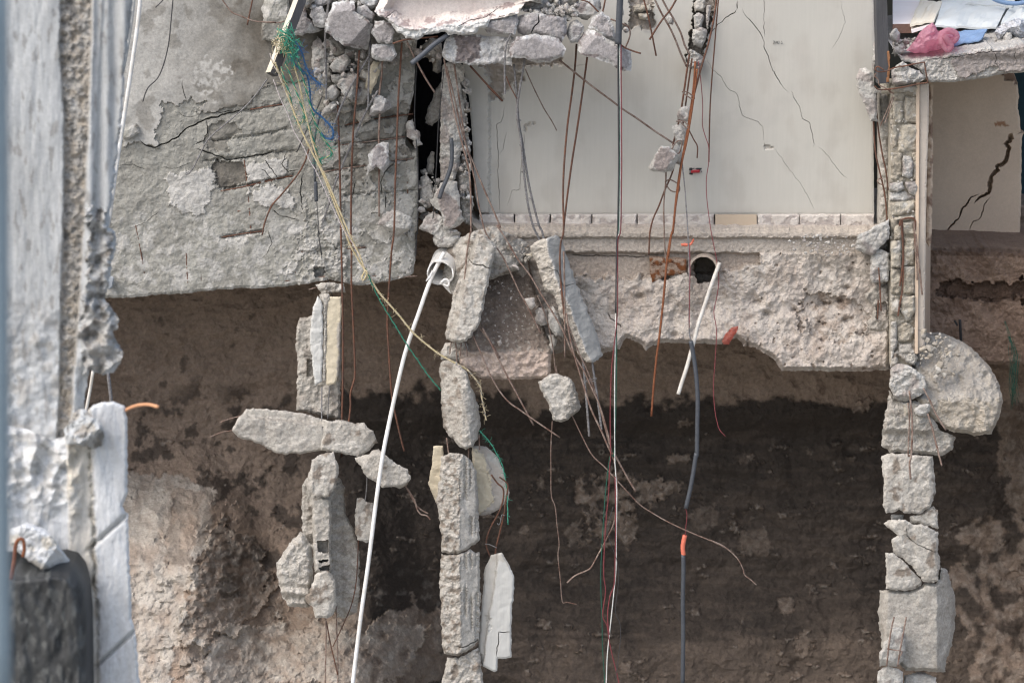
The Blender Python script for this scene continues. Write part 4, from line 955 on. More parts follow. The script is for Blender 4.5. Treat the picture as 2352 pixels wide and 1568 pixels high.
# ---- dusty slope between the two leaning slabs and the block it lies on
def dsl_h(x, y, d):
    yb = 805+6*fbm(x, y, 30, 3, 1)
    blk = sst(yb-2, yb+4, y)
    h = (1-blk)*(-(800-y)/SC*.55+.03*fbm(x, y, 40, 4, 2)+.012*fbm(x, y, 9, 3, 3))+blk*(.05+.03*fbm(x, y, 18, 4, 4))
    return h, blk, np.clip(.7*sst(.42, .55, fbm(x, y, 10, 3, 5))*(1-blk)+.6*(1-blk)*np.exp(-((y-802)/7)**2)*sst(0, .3, fbm(x, y, 20, 3, 7)), 0, 1)
solid('dust_slope', L('1100,640 1128,560 1165,545 1215,575 1225,640 1240,700 1252,760 1265,800 1266,850 1258,868 1215,870 1150,872 1100,866 1060,845 1040,780 1085,720'), -.32, .6, 3.4, 2, hfun=dsl_h, edge=.04, epx=6, m=DUST, shrink=.85, label='grey dust slope on a broken block between the two leaning slabs', cat='rubble')
solid('floor_bed', L('1030,560 1080,535 1130,520 1180,540 1215,560 1190,620 1130,640 1090,640 1040,680 1015,640'), -.05, .4, 3.4, 2.5, facets=4, rough=.018, m=CONC2, label='crumbled floor edge above the dust slope', cat='rubble')
G5 = 'large pieces hanging in two broken columns'
def piece(label, pts, Y, t, m=CONC2, **k):
    k.setdefault('fcut', .74); k.setdefault('chipa', .03)
    return rub(label, pts, Y, t, m=m, group=G5, name='column_piece', cat='column', **k)
piece('long slab leaning left at the head of the middle column', L('B2:1545,62 1580,60 1620,82 1680,142 1640,322 1615,450 1590,562 1560,682 1500,772 1440,802 1340,782 1330,742 1350,642 1385,482 1430,332 1490,202'), -.5, .3, facets=3, hfun=lambda x, y, d: ((.16*sst(0, 14, (x-np.interp(y, [540, 640, 700, 780], [1088, 1062, 1046, 1030])+2*fbm(x, y, 14, 3, 1)))+.01*fbm(x, y, 18, 4, 2)+.006*ridge(x, y, 20, 3, 7)), sst(0, 10, x-np.interp(y, [540, 640, 700, 780], [1096, 1070, 1054, 1040]))*.8, .5*sst(.1, .4, fbm(x, y, 20, 3, 3))), cracks=[(L('B2:1490,230 1520,265 1590,278 1640,300'), 2.6, .06)], edge=.04)
piece('long faceted piece of the middle column tied by the rope', L('B2:1305,922 1400,930 1480,1000 1510,1100 1560,1232 1570,1352 1560,1442 1520,1512 1470,1532 1400,1482 1320,1382 1300,1202 1305,1052 1285,1000'), -.5, .3, hfun=lambda x, y, d: (.14-.2*np.abs(x-np.interp(y, [840, 1030], [1062, 1076])+3*fbm(x, y, 20, 3, 1))/40*sst(0, 30, np.abs(x-1068))*.9+.014*fbm(x, y, 16, 4, 2)+.008*ridge(x, y, 18, 3, 5), .7*sst(0, 6, x-np.interp(y, [840, 1030], [1062, 1076])), .7*sst(.1, .4, fbm(x, y, 18, 4, 3))*(x < 1060)), edge=.05)
solid('column_piece', L('B2:1330,800 1470,800 1500,850 1480,930 1400,930 1300,920 1300,860'), -.3, .3, 3.4, 2, 5, rough=.018, m=CONC2, label='crumbled joint with thin bars between the two upper pieces of the middle column', cat='column', group=G5)
CP = CREAM
solid('wall_plate', L('C2:1235,-30 1300,-30 1310,330 1250,352 1200,222 1225,100'), -.2, .08, 3.2, 1.4, facets=0, rough=.006, edge=.012, epx=3, m=CREAM, label='cream painted plate sticking out left behind the middle column', cat='plate', mask=lambda x, y, d: (0*x, 0*x))
wp = solid('wall_plate', L('C3:-20,-30 75,-30 150,40 200,160 236,280 226,330 160,400 70,440 20,430 -20,300'), -.25, .12, 3.2, 1.4, m=CREAM, edge=.02, hfun=lambda x, y, d: (.02*inside(L('C3:-20,0 40,20 110,120 80,170 110,260 130,330 60,410 30,430 -20,420'), x, y)+.006*fbm(x, y, 12, 3, 1), 1-blob(L('C3:-30,-30 20,10 75,60 80,130 110,180 110,260 130,340 60,412 20,432 -30,420'), x, y, 5, 12, 2), .8*blob(L('C3:75,0 150,60 190,150 150,110 90,60'), x, y, 4, 10, 3)), label='cream plate with a torn concrete edge right of the middle column', cat='plate')
def colf(x, y, d):
    xr = np.interp(y, [1030, 1200, 1500], [1058, 1055, 1060])
    right = sst(-2, 3, x-xr+2*fbm(x, y, 26, 3, 1))
    h = .15-.0017*np.abs(x-xr)*(1.0+.5*right)
    rib = (np.abs(((x-1075)/13) % 1-.5) < .22)*right*sst(0, .2, fbm(x*.3, y*.15, 12, 2, 2)+.12)
    h = h+(1-right)*(.02*fbm(x, y, 18, 5, 3, .6)+.01*ridge(x, y, 16, 3, 4))+right*(.012*fbm(x, y, 24, 4, 5))-.03*rib
    return h, .75*right, (1-right)*.8*sst(.1, .35, fbm(x, y, 15, 4, 6))
piece('tall ribbed piece of the middle column, upper half above the notch', L('C2:1290,40 1350,20 1440,30 1490,70 1525,150 1540,300 1545,600 1520,635 1490,642 1480,655 1420,690 1380,700 1288,690 1285,640 1292,600 1266,400 1252,332 1275,200'), -.5, .38, hfun=colf, edge=.05)
piece('tall ribbed piece of the middle column, lower half below the notch', L('C2:1288,700 1380,706 1440,688 1482,664 1502,680 1545,690 1552,900 1550,1200 1536,1282 1500,1332 1400,1386 1310,1370 1290,1300 1284,1000 1275,900 1284,760'), -.52, .38, hfun=colf, edge=.05, cracks=[(L('C2:1380,1320 1440,1325 1500,1295 1535,1275'), 2.6, .06)])
piece('crumbled foot of the middle column at the bottom edge', L('C2:1330,1392 1400,1400 1500,1350 1540,1330 1556,1400 1562,1480 1590,1700 1250,1700 1290,1560 1320,1450'), -.45, .4, facets=5, rough=.02)
def pan_h(x, y, d):
    xl = np.interp(y, [1290, 1400, 1530], [1142, 1126, 1108])+3*fbm(x, y, 24, 3, 1)
    r = sst(-2, 2, x-xl)
    return .05*r+.004*fbm(x, y, 20, 3, 2)-.012*blob(L('C3:65,1110 110,1130 105,1220 90,1225 95,1170'), x, y, 3, 9, 4), (1-r)*.6+.9*blob(L('C3:105,690 190,690 235,760 245,800 180,745 130,740 95,790 80,900 60,800'), x, y, 4, 9, 3), .8*np.exp(-((x-xl)/2.5)**2)
solid('plaster_slab', L('C3:110,702 180,690 230,770 266,852 260,1010 252,1020 245,1200 246,1392 180,1405 152,1402 150,1480 135,1492 45,1450 40,1380 20,1370 32,1200 45,1050 65,800'), -.45, .2, 3.0, 1.2, hfun=pan_h, edge=.015, epx=4, m=PGREY, cracks=[(L('C3:245,1225 160,1224 158,1290 148,1330 146,1385'), 2.2, .05)], label='long pale painted panel hanging from two rusty bars right of the middle column', cat='plate')

# ---- second column on the left
piece('grey block backing the cream plates at the head of the left column', L('B2:342,632 420,620 620,640 622,1000 612,1322 318,1262 326,950 312,850 320,700'), .0, .4, hfun=lambda x, y, d: (.03*fbm(x, y, 30, 4, 1)+.01*ridge(x, y, 18, 3, 2)-.05*inside(L('B2:390,920 430,920 430,1030 390,1030'), x, y), 0*x, .35*sst(.1, .4, fbm(x, y, 30, 3, 3))), edge=.05)
WPL = solid('wall_plate', L('B2:462,480 490,520 500,640 497,800 492,1060 470,1080 440,1092 426,950 405,762 415,680 430,560'), -.22, .1, 3, 1.6, facets=0, rough=.004, edge=.012, epx=3, m=PGREY, mask=lambda x, y, d: (0*x, 0*x), label='white painted plate on the left side of the cream plate', cat='plate')
solid('wall_plate', L('B2:526,492 622,484 626,560 615,700 612,880 600,1032 580,1082 520,1092 512,900 520,700'), -.2, .1, 3, 1.6, m=CREAM, edge=.012, epx=3, hfun=lambda x, y, d: (.004*fbm(x, y, 14, 3, 1)+0*x, .85*blob(L('B2:600,670 640,640 640,1000 600,1040 590,960 605,860 590,760'), x, y, 4, 10, 2), 0*x), label='cream painted plate hanging under the old concrete wall', cat='plate')
solid('mortar_strip', L('B2:470,470 540,465 555,500 524,560 522,800 514,1060 495,1075 494,1060 500,900 504,700 498,540'), -.18, .12, 3, 1.4, facets=2, rough=.01, m=CONC2, label='strip of bare mortar between the white and cream plates', cat='rubble')
solid('concrete_chunk', L('B2:440,400 540,390 640,400 650,460 600,455 500,480 470,440'), -.08, .3, 3.2, 2, 4, rough=.025, m=CONC2, label='broken head stub just under the old concrete wall above the cream plate', cat='rubble', group=G2)
piece('broken beam arm reaching left across the left column', L('532,988 545,962 565,940 590,938 640,942 700,950 745,964 748,1032 700,1040 690,1042 640,1042 600,1022 570,1008 545,1004'), -.35, .3, hfun=lambda x, y, d: (.1+.012*fbm(x, y, 26, 4, 1)-.14*sst(964, 956, y-.10*(x-600)+2*fbm(x, y, 14, 3, 5))-.02*chip(x, y, 40, 3), .35*sst(.0, .4, fbm(x, y, 30, 3, 2)), 0*x), edge=.03, epx=4)
piece('right half of the broken beam arm on the left column', L('738,963 770,966 790,964 812,972 836,972 841,982 858,990 862,1004 868,1016 850,1034 826,1050 806,1046 775,1038 736,1034'), -.38, .3, facets=4)
piece('pointed lump at the right end of the beam arm', L('C2:700,52 760,36 800,30 830,-8 868,-6 905,30 950,66 1010,100 1058,126 1068,150 1082,186 1060,225 1042,244 995,258 950,246 888,248 850,215 800,190 775,160 740,100'), -.45, .3, facets=5)
piece('bulging lump hanging under the beam arm', L('C2:412,62 470,32 560,10 590,90 602,150 580,250 530,312 442,316 390,272 374,200 410,122'), -.55, .35, facets=6)
piece('shaft of the left column behind the lumps', L('C2:378,190 480,180 600,182 636,242 642,420 702,540 736,682 738,950 720,1092 640,1132 592,1128 540,1000 420,640 350,620 352,540 350,240'), -.2, .4, hfun=lambda x, y, d: (.05+.05*sst(725, 735, x)*0+.06*sst(760, 790, x)*-1+.03*fbm(x, y, 26, 4, 1)+.012*ridge(x, y, 20, 3, 2), .3*sst(.1, .3, fbm(x, y, 40, 3, 3)), .3*sst(.2, .4, fbm(x, y, 25, 3, 4))), edge=.03, epx=4)
piece('rounded footing on the left of the left column', L('C2:350,542 400,620 424,640 422,930 400,1060 300,1056 250,1040 212,972 190,870 174,830 182,760 270,622'), -.4, .4, hfun=lambda x, y, d: (.12+.014*fbm(x, y, 24, 4, 1)-.03*chip(x, y, 40, 5)+.03*np.sin((y-.1*x)*.22)*sst(1330, 1350, y)+.012*ridge(x, y, 14, 3, 2), .35*sst(.0, .3, fbm(x, y, 30, 3, 3)), .2*sst(.2, .4, fbm(x, y, 20, 3, 5))), edge=.08, epx=12)
def slot_h(x, y, d):
    h = .03+.014*fbm(x, y, 18, 4, 1)
    for q in ('C2:455,612 525,608 528,690 458,682', 'C2:462,742 526,734 524,748 470,756', 'C2:464,796 500,776 535,772 532,812 480,806'):
        h = h-.14*inside(L(q), x, y)
    return h, .3*sst(.1, .4, fbm(x, y, 30, 3, 2)), 0*x
piece('slotted block in the middle of the left column', L('C2:420,322 480,318 545,330 552,560 545,640 548,820 500,830 430,820 425,640'), -.5, .3, hfun=slot_h, edge=.05, step=2.6)
piece('pale lower lump of the left column with bars below', L('C2:412,902 450,822 530,812 560,850 576,900 580,1042 560,1100 520,1132 442,1130 420,1052 375,1012 372,982 400,960'), -.6, .3, facets=5)
piece('small square block dangling right of the left column', L('C2:722,326 760,320 800,350 830,366 842,400 832,600 780,626 722,600 704,540 710,400'), -.35, .2, facets=3)

# ---- leaning painted slab and the stones beside it
def lean_h(x, y, d):
    xe = np.interp(y, [540, 580, 640, 720, 800, 832], [1254, 1262, 1278, 1314, 1345, 1360])
    xe = xe+3.5*fbm(x, y, 22, 3, 1)
    r = sst(-1.5, 1.5, x-xe)
    h = .12-.004*np.abs(x-xe)*r+(1-r)*(-.0025*np.abs(x-xe)+.018*fbm(x, y, 16, 5, 2, .6)+.008*ridge(x, y, 14, 3, 3))
    return h, (1-r), .9*np.exp(-((x-xe)/2.0)**2)
LEAN = mat('paint over concrete', lin((160, 160, 157)), lin((154, 154, 151)), alt=lin((186, 180, 170)), alt2=lin((206, 204, 200)), scale=3, speck=.1, bump=.4, rough=.85)
piece('leaning slab with a smooth grey painted side and a rough edge', L('B3:372,146 430,110 490,85 548,70 592,102 640,252 700,422 760,562 830,742 870,882 842,920 760,940 700,872 640,692 580,622 555,520 530,470 490,450 480,442 430,302'), -.4, .3, m=LEAN, hfun=lean_h, edge=.02, epx=5, step=3.0, cracks=[(L('B3:440,300 500,290 560,310 600,415 690,398'), 1.6, .04)])
G6 = 'stones lying beside the leaning slab'
def st(label, pts, Y, t, m=CONC, **k): return rub(label, pts, Y, t, m=m, group=G6, name='stone', **k)
st('square white tile bit left of the leaning slab', L('B3:340,500 405,494 414,552 385,572 345,552'), -.4, .06, m=MORTAR, facets=2, rough=.003)
st('rounded grey stone under the white tile bit', L('B3:412,580 450,560 490,580 485,680 450,688 410,660'), -.35, .15, facets=5)
st('crooked grey stone touching the leaning slab', L('B3:495,570 530,560 570,620 600,690 600,772 550,752 500,690'), -.34, .2, facets=5)
st('narrow spur of concrete under the crooked stone', L('B3:490,740 540,750 560,800 530,872 500,900 492,860 512,800'), -.25, .15, m=CONC2, facets=4)
st('little white stone on the dusty face', L('B3:246,280 275,266 300,280 298,302 262,300'), -.35, .06, m=MORTAR, facets=4, step=2.4)
st('tan stone right of the head of the dust slope', L('B3:340,200 385,190 395,225 370,232'), -.3, .06, m=BLOCK, facets=3, step=2.4)
st('white pebble near the foot of the dust slope', L('B3:150,795 175,780 185,800 160,822'), -.42, .05, m=MORTAR, facets=3, step=2.2)
rub('big pale chunk hanging from a bar against the dark cliff', L('B3:430,1072 500,1022 572,1010 662,1050 690,1122 712,1200 726,1242 650,1312 592,1346 530,1332 500,1222 462,1152'), -.35, .3, m=CONC2, group=G3, name='concrete_chunk', hfun=lambda x, y, d: (.12-.5*np.clip((x-1305+.25*(y-930))/SC, 0, 1)+.02*fbm(x, y, 22, 4, 1)+.02*fbm(x, y, 8, 3, 2)*sst(1290, 1310, x+.2*(y-930)), sst(1302, 1296, x+.25*(y-930)-0)*.8, 0*x), edge=.05)

# ---- right hand block column
bc = empty('block_column', at(2085, 1040, -.1), 'upright column of hollow concrete blocks between the painted wall and the beige room', 'column')
BLK = [('1325,600 1400,590 1490,600 1488,660 1400,655 1390,700 1330,690 1310,660', 1), ('1340,690 1385,680 1390,790 1380,840 1320,850 1310,720', 2), ('1395,660 1488,655 1487,842 1392,842', 3), ('1310,850 1345,850 1345,1000 1310,1010', 4), ('1350,850 1487,848 1485,1030 1420,1040 1345,1030', 5),
       ('1300,1040 1380,1040 1385,1080 1375,1190 1340,1230 1300,1215', 6), ('1440,1040 1485,1035 1482,1225 1440,1235 1450,1180', 7), ('1385,1065 1445,1070 1455,1130 1450,1200 1420,1218 1380,1200', 8), ('1290,1250 1380,1240 1390,1290 1350,1310 1290,1300', 9), ('1395,1240 1470,1235 1490,1290 1470,1340 1420,1310', 10), ('1290,1310 1400,1305 1470,1350 1390,1378 1290,1365', 11), ('1285,1372 1470,1368 1468,1460 1380,1465 1310,1475 1287,1440', 12),
       ('1300,1480 1470,1468 1468,1500 1350,1505 1360,1568 1300,1568', 13), ('1375,1515 1460,1508 1462,1600 1380,1600', 14)]
for s, sd in BLK: solid('block', L('A4:'+s), -.16-(.03 if sd in (8, 9, 10) else 0), .35, 2.6, 1.4, 3 if sd in (8, 9, 10) else 2, rough=.012, m=CONC if sd in (9, 10, 11, 8) else BLOCK, parent=bc, bulge=.5, seed=200+sd, edge=.02, epx=4, shrink=.97)
BL2 = ['1395,92 1462,90 1466,270 1392,272', '1390,284 1468,280 1470,466 1385,466', '1372,486 1462,480 1466,580 1440,640 1410,658 1375,600', '1340,700 1400,662 1440,680 1468,720 1440,800 1350,790', '1322,0 1380,0 1378,90 1325,110', '1300,110 1370,100 1370,290 1302,290', '1300,300 1375,300 1368,470 1300,470', '1300,480 1360,480 1365,600 1300,610', '1298,660 1340,655 1345,800 1300,940', '1355,815 1440,808 1470,850 1484,910 1460,955 1400,930 1350,890', '1300,900 1345,850 1350,940 1300,968']
for i, s in enumerate(BL2): solid('block', L('B4:'+s), -.175-.02*(i % 3), .35, 2.8, 1.4, 2, rough=.014, m=CONC2 if i > 7 else BLOCK, parent=bc, bulge=.5, seed=230+i, edge=.02, epx=4, shrink=.97)
solid('mortar_core', L('A4:1300,590 1500,585 1490,1568', 'B4:1475,300 1470,820 1440,960 1300,960 1297,300 1300,0'), -.145, .4, 4, 1.5, facets=0, hfun=lambda x, y, d: (.02*fbm(x, y, 14, 4, 1), .5+0*x, .3*sst(0, .3, fbm(x, y, 20, 3, 3))), edge=.01, m=BLOCK, parent=bc, ext='horiz')
solid('side_strip', L('A4:1228,640 1300,650 1298,1000 1290,1300 1285,1568', 'B4:1290,150 1280,170 1230,160 1225,0', 'A4:1232,1300 1228,900'), .1, .3, 3.6, 2, hfun=lambda x, y, d: (.03*fbm(x, y, 22, 4, 1)+.015*ridge(x, y, 24, 3, 2), .2*sst(0, .3, fbm(x, y, 20, 3, 3)), 0*x), edge=.03, m=CONC2, parent=bc, ext='horiz')
plate('plaster_side', [(2108, 812, -.2), (2136, 800, 1.0), (2140, 178, 1.0), (2112, 182, -.2)], .03, BEIGE, parent=bc)
BRD = mat('beige side plaster', lin((190, 180, 168)), lin((182, 172, 160)), alt=lin((160, 146, 132)), scale=2, speck=.05, bump=.15)
solid('plaster_face', L('A4:1492,580 1562,560 1558,900 1545,1250 1540,1568', 'B4:1540,0 1536,400 1530,830 1478,850 1470,820 1480,400 1490,0', 'A4:1485,1568 1490,1000'), -.17, .12, 3.6, .6, hfun=lambda x, y, d: (.002*fbm(x, y, 20, 3, 1), 0*x, 0*x), edge=.01, epx=3, m=BRD, parent=bc, ext='horiz', cracks=[(L('B4:1465,700 1490,712 1515,722'), 1.5, .03)])
solid('brown_jamb', L('A4:1562,560 1590,570 1585,800 1590,1100 1580,1568', 'B4:1580,100 1560,150 1545,100 1545,0', 'A4:1548,1300 1560,900'), .15, .2, 4, 1.6, hfun=lambda x, y, d: (.01*fbm(x, y, 14, 3, 1), sst(.0, .3, fbm(x, y*.3, 12, 4, 2)), 0*x), edge=.01, m=BEIGE, parent=bc, ext='horiz')
for s, a, b, mm in (('B4:1370,-40 1378,60 1385,200 1375,330 1362,415', -.26, -.24, RUST), ('B4:1378,-30 1388,200 1382,420 1362,540 1350,620', -.25, -.24, RUST), ('B4:1458,-20 1468,150 1478,270 1482,375', -.24, -.24, MIXR), ('B4:1470,60 1485,200 1500,330 1515,475', -.25, -.25, MIXR),
                    ('A4:1362,1568 1370,1500 1460,1490 1465,1568', -.2, -.2, RUST)):
    tube('rebar', L(s), a, b, r=.009, m=mm, parent=bc, ribs=True)
piece('broken pale slab of two steps sticking up left of the block column', L('A4:1085,470 1130,462 1180,500 1186,590 1218,625 1200,640 1210,830 1160,832 1140,760 1115,695 1085,640 1066,540'), -.1, .25, m=CONC, facets=4)
piece('grey slab bit leaning on the soil left of the block column', L('B4:1060,125 1070,80 1200,0 1290,-40 1296,60 1290,90 1180,200 1150,205 1060,165'), -.15, .2, m=CONC, facets=2, rough=.012)
piece('crumbled lump under the leaning slab bit', L('B4:1165,170 1230,165 1292,190 1294,290 1280,390 1170,392 1160,300 1162,250'), -.12, .3, m=CONC, facets=5, rough=.018)
piece('dark hollow block stub low beside the block column', L('B4:1120,470 1200,400 1290,420 1294,720 1230,730 1160,720 1130,660 1170,640 1180,560'), -.02, .3, m=CONC2, hfun=lambda x, y, d: (.03*fbm(x, y, 18, 4, 1)-.15*inside(L('B4:1205,530 1270,530 1278,650 1205,650'), x, y), 0*x, .2+0*x), edge=.04)
piece('knobbly lump below the hollow blocks of the right column', L('B4:1300,970 1360,940 1440,960 1480,990 1530,1032 1546,1100 1520,1152 1400,1202 1330,1192 1290,1100'), -.42, .4, m=CONC, facets=6, rough=.02)
piece('wide flat bottomed slab piece of the right column', L('B4:1290,1120 1330,1195 1560,1200 1572,1300 1640,1400 1740,1440 1722,1530 1650,1570 1500,1562 1300,1550 1235,1502 1240,1422 1262,1300'), -.3, .5, m=CONC2, hfun=lambda x, y, d: (.08*sst(985, 1000, y-.02*(x-2100))*-1+.1+.02*fbm(x, y, 20, 4, 1)+.012*ridge(x, y, 14, 3, 3), 0*x, .35*sst(.1, .4, fbm(x, y, 20, 4, 2))), edge=.05, epx=8)
piece('small broken lip on the flat bottomed slab piece', L('B4:1455,1262 1500,1220 1560,1215 1572,1270 1540,1300 1470,1290'), -.5, .15, m=CONC, facets=4)
piece('broken chip between the two bars of the right column', L('B4:1380,1210 1440,1205 1430,1290 1400,1300'), -.42, .15, m=BLOCK, facets=3)
def mound_h(x, y, d):
    yc = 921+10*fbm(x, y, 30, 4, 9)
    up = np.clip((yc-y)/SC, 0, 2)
    h = .32-1.0*up-.35*np.clip((x-2262)/SC, 0, 1)-.3*np.clip((y-978)/SC, 0, 1)+.04*fbm(x, y, 44, 5, 1)+.014*fbm(x, y, 12, 4, 2)
    h = h-.05*chip(x+6*fbm(x, y, 20, 3, 5), y, 40, 3)-.02*chip(x, y, 16, 7)
    return h, .25*sst(.1, .4, fbm(x, y, 40, 4, 4))+.5*(y > yc), .3*sst(.25, .45, fbm(x, y, 14, 4, 3))
MOUND = mat('dusty rubble mound', lin((162, 157, 149)), lin((140, 135, 127)), alt=lin((176, 166, 150)), alt2=lin((190, 186, 178)), scale=5, speck=.25, sp_scale=36, bump=.35)
solid('rubble_mound', L('B4:1530,730 1600,728 1660,735 1760,780 1850,832 1900,890 1980,970 2030,1060 2066,1200 2050,1270 2030,1330 1990,1420 1880,1435 1700,1400 1560,1300 1470,1180 1440,1000 1450,900 1490,800'), -.1, .7, 3.4, 2.2, hfun=mound_h, edge=.06, epx=8, m=MOUND, label='rounded mound of dusty cement hanging right of the block column', cat='rubble')
piece('square block below the flat bottomed slab piece', L('C4:1225,32 1290,20 1570,40 1576,130 1590,300 1560,380 1480,430 1380,422 1355,400 1255,425 1232,380 1240,220 1222,110'), -.35, .4, facets=2, bulge=.5, rough=.008)
piece('small pale bit wedged under the square block', L('C4:1290,428 1370,430 1372,470 1290,470'), -.25, .25, m=CONC, facets=3)
piece('upper right corner piece of the cracked block', L('C4:1412,450 1500,420 1570,378 1602,400 1604,535 1540,510 1480,492 1420,490'), -.35, .3, facets=3, bulge=.5)
piece('cracked block with a beak pointing left', L('C4:1240,490 1262,465 1380,470 1430,500 1500,500 1602,545 1606,700 1622,740 1605,870 1575,895 1505,885 1440,800 1380,740 1300,690 1290,600 1330,570 1270,530'), -.38, .35, facets=2, bulge=.5, rough=.008, cracks=[(L('C4:1385,510 1395,570 1440,620 1500,650 1590,690'), 2, .05)])
piece('wedge under the diagonal crack of the right column', L('C4:1252,690 1300,695 1370,745 1430,810 1498,885 1490,915 1400,945 1255,935 1252,850'), -.4, .35, facets=2, bulge=.45)
def g4_h(x, y, d):
    xr = 2152+2*fbm(x, y, 40, 3, 1); xl = np.interp(y, [1350, 1450, 1520], [2040, 2036, 2032])
    return .1-.006*np.clip(x-xr, 0, 60)-.006*np.clip(xl-x, 0, 60)+.012*fbm(x, y, 30, 5, 2)-.012*chip(x, y, 40, 3), .3*sst(.1, .4, fbm(x, y, 40, 3, 4)), .15*sst(.2, .5, fbm(x, y, 20, 3, 5))
piece('largest block of the right column with two short bars in its face', L('C4:1250,940 1400,950 1495,920 1515,895 1585,898 1612,870 1622,785 1662,800 1690,890 1716,980 1722,1080 1705,1290 1660,1400 1652,1495 1560,1490 1385,1485 1370,1460 1225,1330 1204,1160 1205,1020 1218,940'), -.3, .45, hfun=g4_h, edge=.06, epx=8)
piece('slim front lump held by two rusty bars on the largest block', L('C4:1262,1270 1300,1200 1340,1190 1372,1210 1386,1260 1378,1400 1330,1455 1262,1450 1212,1450 1210,1370 1240,1290'), -.55, .2, m=CONC, facets=4)
piece('lowest pale block of the right column at the bottom edge', L('C4:1196,1490 1240,1458 1320,1462 1368,1490 1372,1700 1190,1700'), -.5, .35, m=CONC, facets=3, bulge=.6)
piece('low broken block peeping out at the bottom beside the lowest pale block', L('C4:1380,1510 1480,1490 1590,1525 1600,1700 1360,1700'), -.25, .35, m=CONC, facets=3)

# ================================================================== TIMBER, BARS, PIPES, CABLES, ROPES
A_ = at(*L('A2:365,-60')[0], -.35); B_ = at(*L('A2:148,508')[0], -.75)
beam('timber', A_, B_, .085, .085, .5, [WOODD, WOODD, WOODD, WOODLIT, BLACKP], label='square timber with one side coloured as lit, hanging at a slant, wrapped in green rope', cat='timber')  # left side coloured pale, standing in for light from the left
A_ = at(2020, -60, -.34); B_ = at(2027, 190, -.34)
pt = beam('timber', A_, B_, .105, .10, .12, [WOODD, WOODD, WOODD, WOODD, WOODO], label='dark upright timber post with an orange split end at the right', cat='timber')
solid('split_face', L('R:225,640 245,650 250,800 240,1030 200,1035 205,930 235,840 220,720'), -.395, .02, 2.4, 1.5, facets=0, rough=.004, edge=.004, epx=2, m=WOODO, parent=pt)
BG = 'steel bars hanging from the broken floors'
def bar(label, s, Y0, Y1=None, r=.0105, m=RUST, ribs=False, group=BG, **k):
    return tube('rebar', L(*s.split('|')), Y0, Y1, r=r, m=m, ribs=ribs, label=label, cat='rebar', group=group, n=5, **k)
bar('grey bar hanging left of the five sided stone, upper part rusty', 'A2:545,-40 530,60 514,200 514,340 519,520 520,680', -.42, -.3, m=STEEL, ribs=True)
bar('long rusty bar with a kink low down, left of the long white pipe', 'A2:745,345 728,620 705,880 692,1200 688,1568|B2:692,200 692,420 705,700 713,900 715,1020 703,1080 684,1150 685,1240 668,1370 650,1490', -.42, -.3, m=RUST)
bar('long rusty bar crossing behind the white pipe', 'A2:1035,290 1022,500 1010,700 1000,1000 990,1250 982,1568|B2:965,180 948,420 936,650 945,850 960,1080 972,1200 1000,1330 1030,1460 1052,1540', -.45, -.3, m=RUST)
bar('grey ribbed bar hanging right of the cream plaster slab', 'A2:820,250 812,400 808,560 805,735', -.4, -.35, m=STEEL, ribs=True)
bar('upper slanting grey bar among the caught stones', 'A2:812,385 720,530 650,660 600,780 570,870', -.4, -.36, m=STEEL, ribs=True)
bar('long slanting grey bar across the old concrete wall', 'A2:872,618 790,760 700,960 600,1200 550,1350 498,1510', -.38, -.1, m=STEEL, ribs=True)
bar('bar carrying the two threaded chunks', 'A2:902,405 897,520 882,640 884,760 878,960 880,1120 880,1300 881,1475', -.33, -.25, m=MIXR)
bar('short slanting bar over the dark gap', 'A2:1070,285 1135,420 1200,540 1260,632', -.5, -.4, m=MIXR)
bar('almost level rusty bar under the tilted slab', 'A2:972,298 1060,272 1150,262 1280,250', -.72, -.66, r=.009)
bar('long straight rusty bar left of the kinked bar', 'A2:598,720 605,900 611,1100 616,1350 620,1568|B2:624,200 630,500 634,800 632,1100 627,1300 625,1580', -.3, -.25)
bar('rusty bar bending from the column over the dusty block', 'A2:1322,400 1360,600 1400,800 1452,1000 1490,1150 1504,1300 1506,1568|B2:1500,60 1478,200 1464,400 1480,520 1510,600 1560,690 1640,800 1704,905|B3:50,700 110,810 160,910 210,1010 290,1160 400,1365', -.5, -.62, m=MIXR, r=.0095)
bar('rusty bar running down past the square white tile bit', 'A2:1340,455 1400,700 1440,880 1490,1050 1530,1220 1560,1400 1600,1568|B3:110,110 180,200 240,320 300,450 350,540 400,640 450,742', -.45, -.6, m=MIXR, r=.0085)
bar('long bar sweeping from the column to the red wires', 'A2:1392,440 1430,700 1472,980 1530,1130 1600,1300 1704,1540|B3:150,0 220,110 290,230 380,350 450,470 520,580 600,720 660,860 740,990 800,1120 850,1230 900,1400 935,1568', -.42, -.7, m=MIXR, r=.0095)
bar('short rusty bar pointing down across the torn wall corner', 'A2:1500,450 1600,560 1704,670|A3:90,590 188,690', -.4, -.36)
bar('bent rusty bar curving down the old concrete wall', 'A2:402,1015 375,1100 325,1190 220,1320 150,1400 110,1490 88,1568|B2:90,40 82,68', -.1, -.08, r=.009)
bar('thin grey bar with a rusty tip slanting over the flaking plaster', 'A1:1822,538 1750,640 1660,740 1520,860 1420,950 1360,1060 1320,1140 1290,1180 1268,1190', -.25, -.08, r=.008, m=STEEL)
bar('bar curling in front of the old wall at the top edge', 'A1:1490,-40 1530,20 1580,84 1640,110 1720,142 1800,152 1880,153|A2:100,152 190,156 235,145', -.3, -.25, r=.0075, m=MIXR)
bar('short rusty bar end at the top edge near the curling bar', 'A1:1728,-30 1705,80 1686,172', -.2, -.2, r=.008)
bar('thin dark bar along the edge of the old wall at the gap', 'A2:1136,450 1128,600 1122,800 1135,1000 1146,1200 1142,1568|B2:1135,60 1130,210', -.06, -.05, r=.006, m=DWIRE)
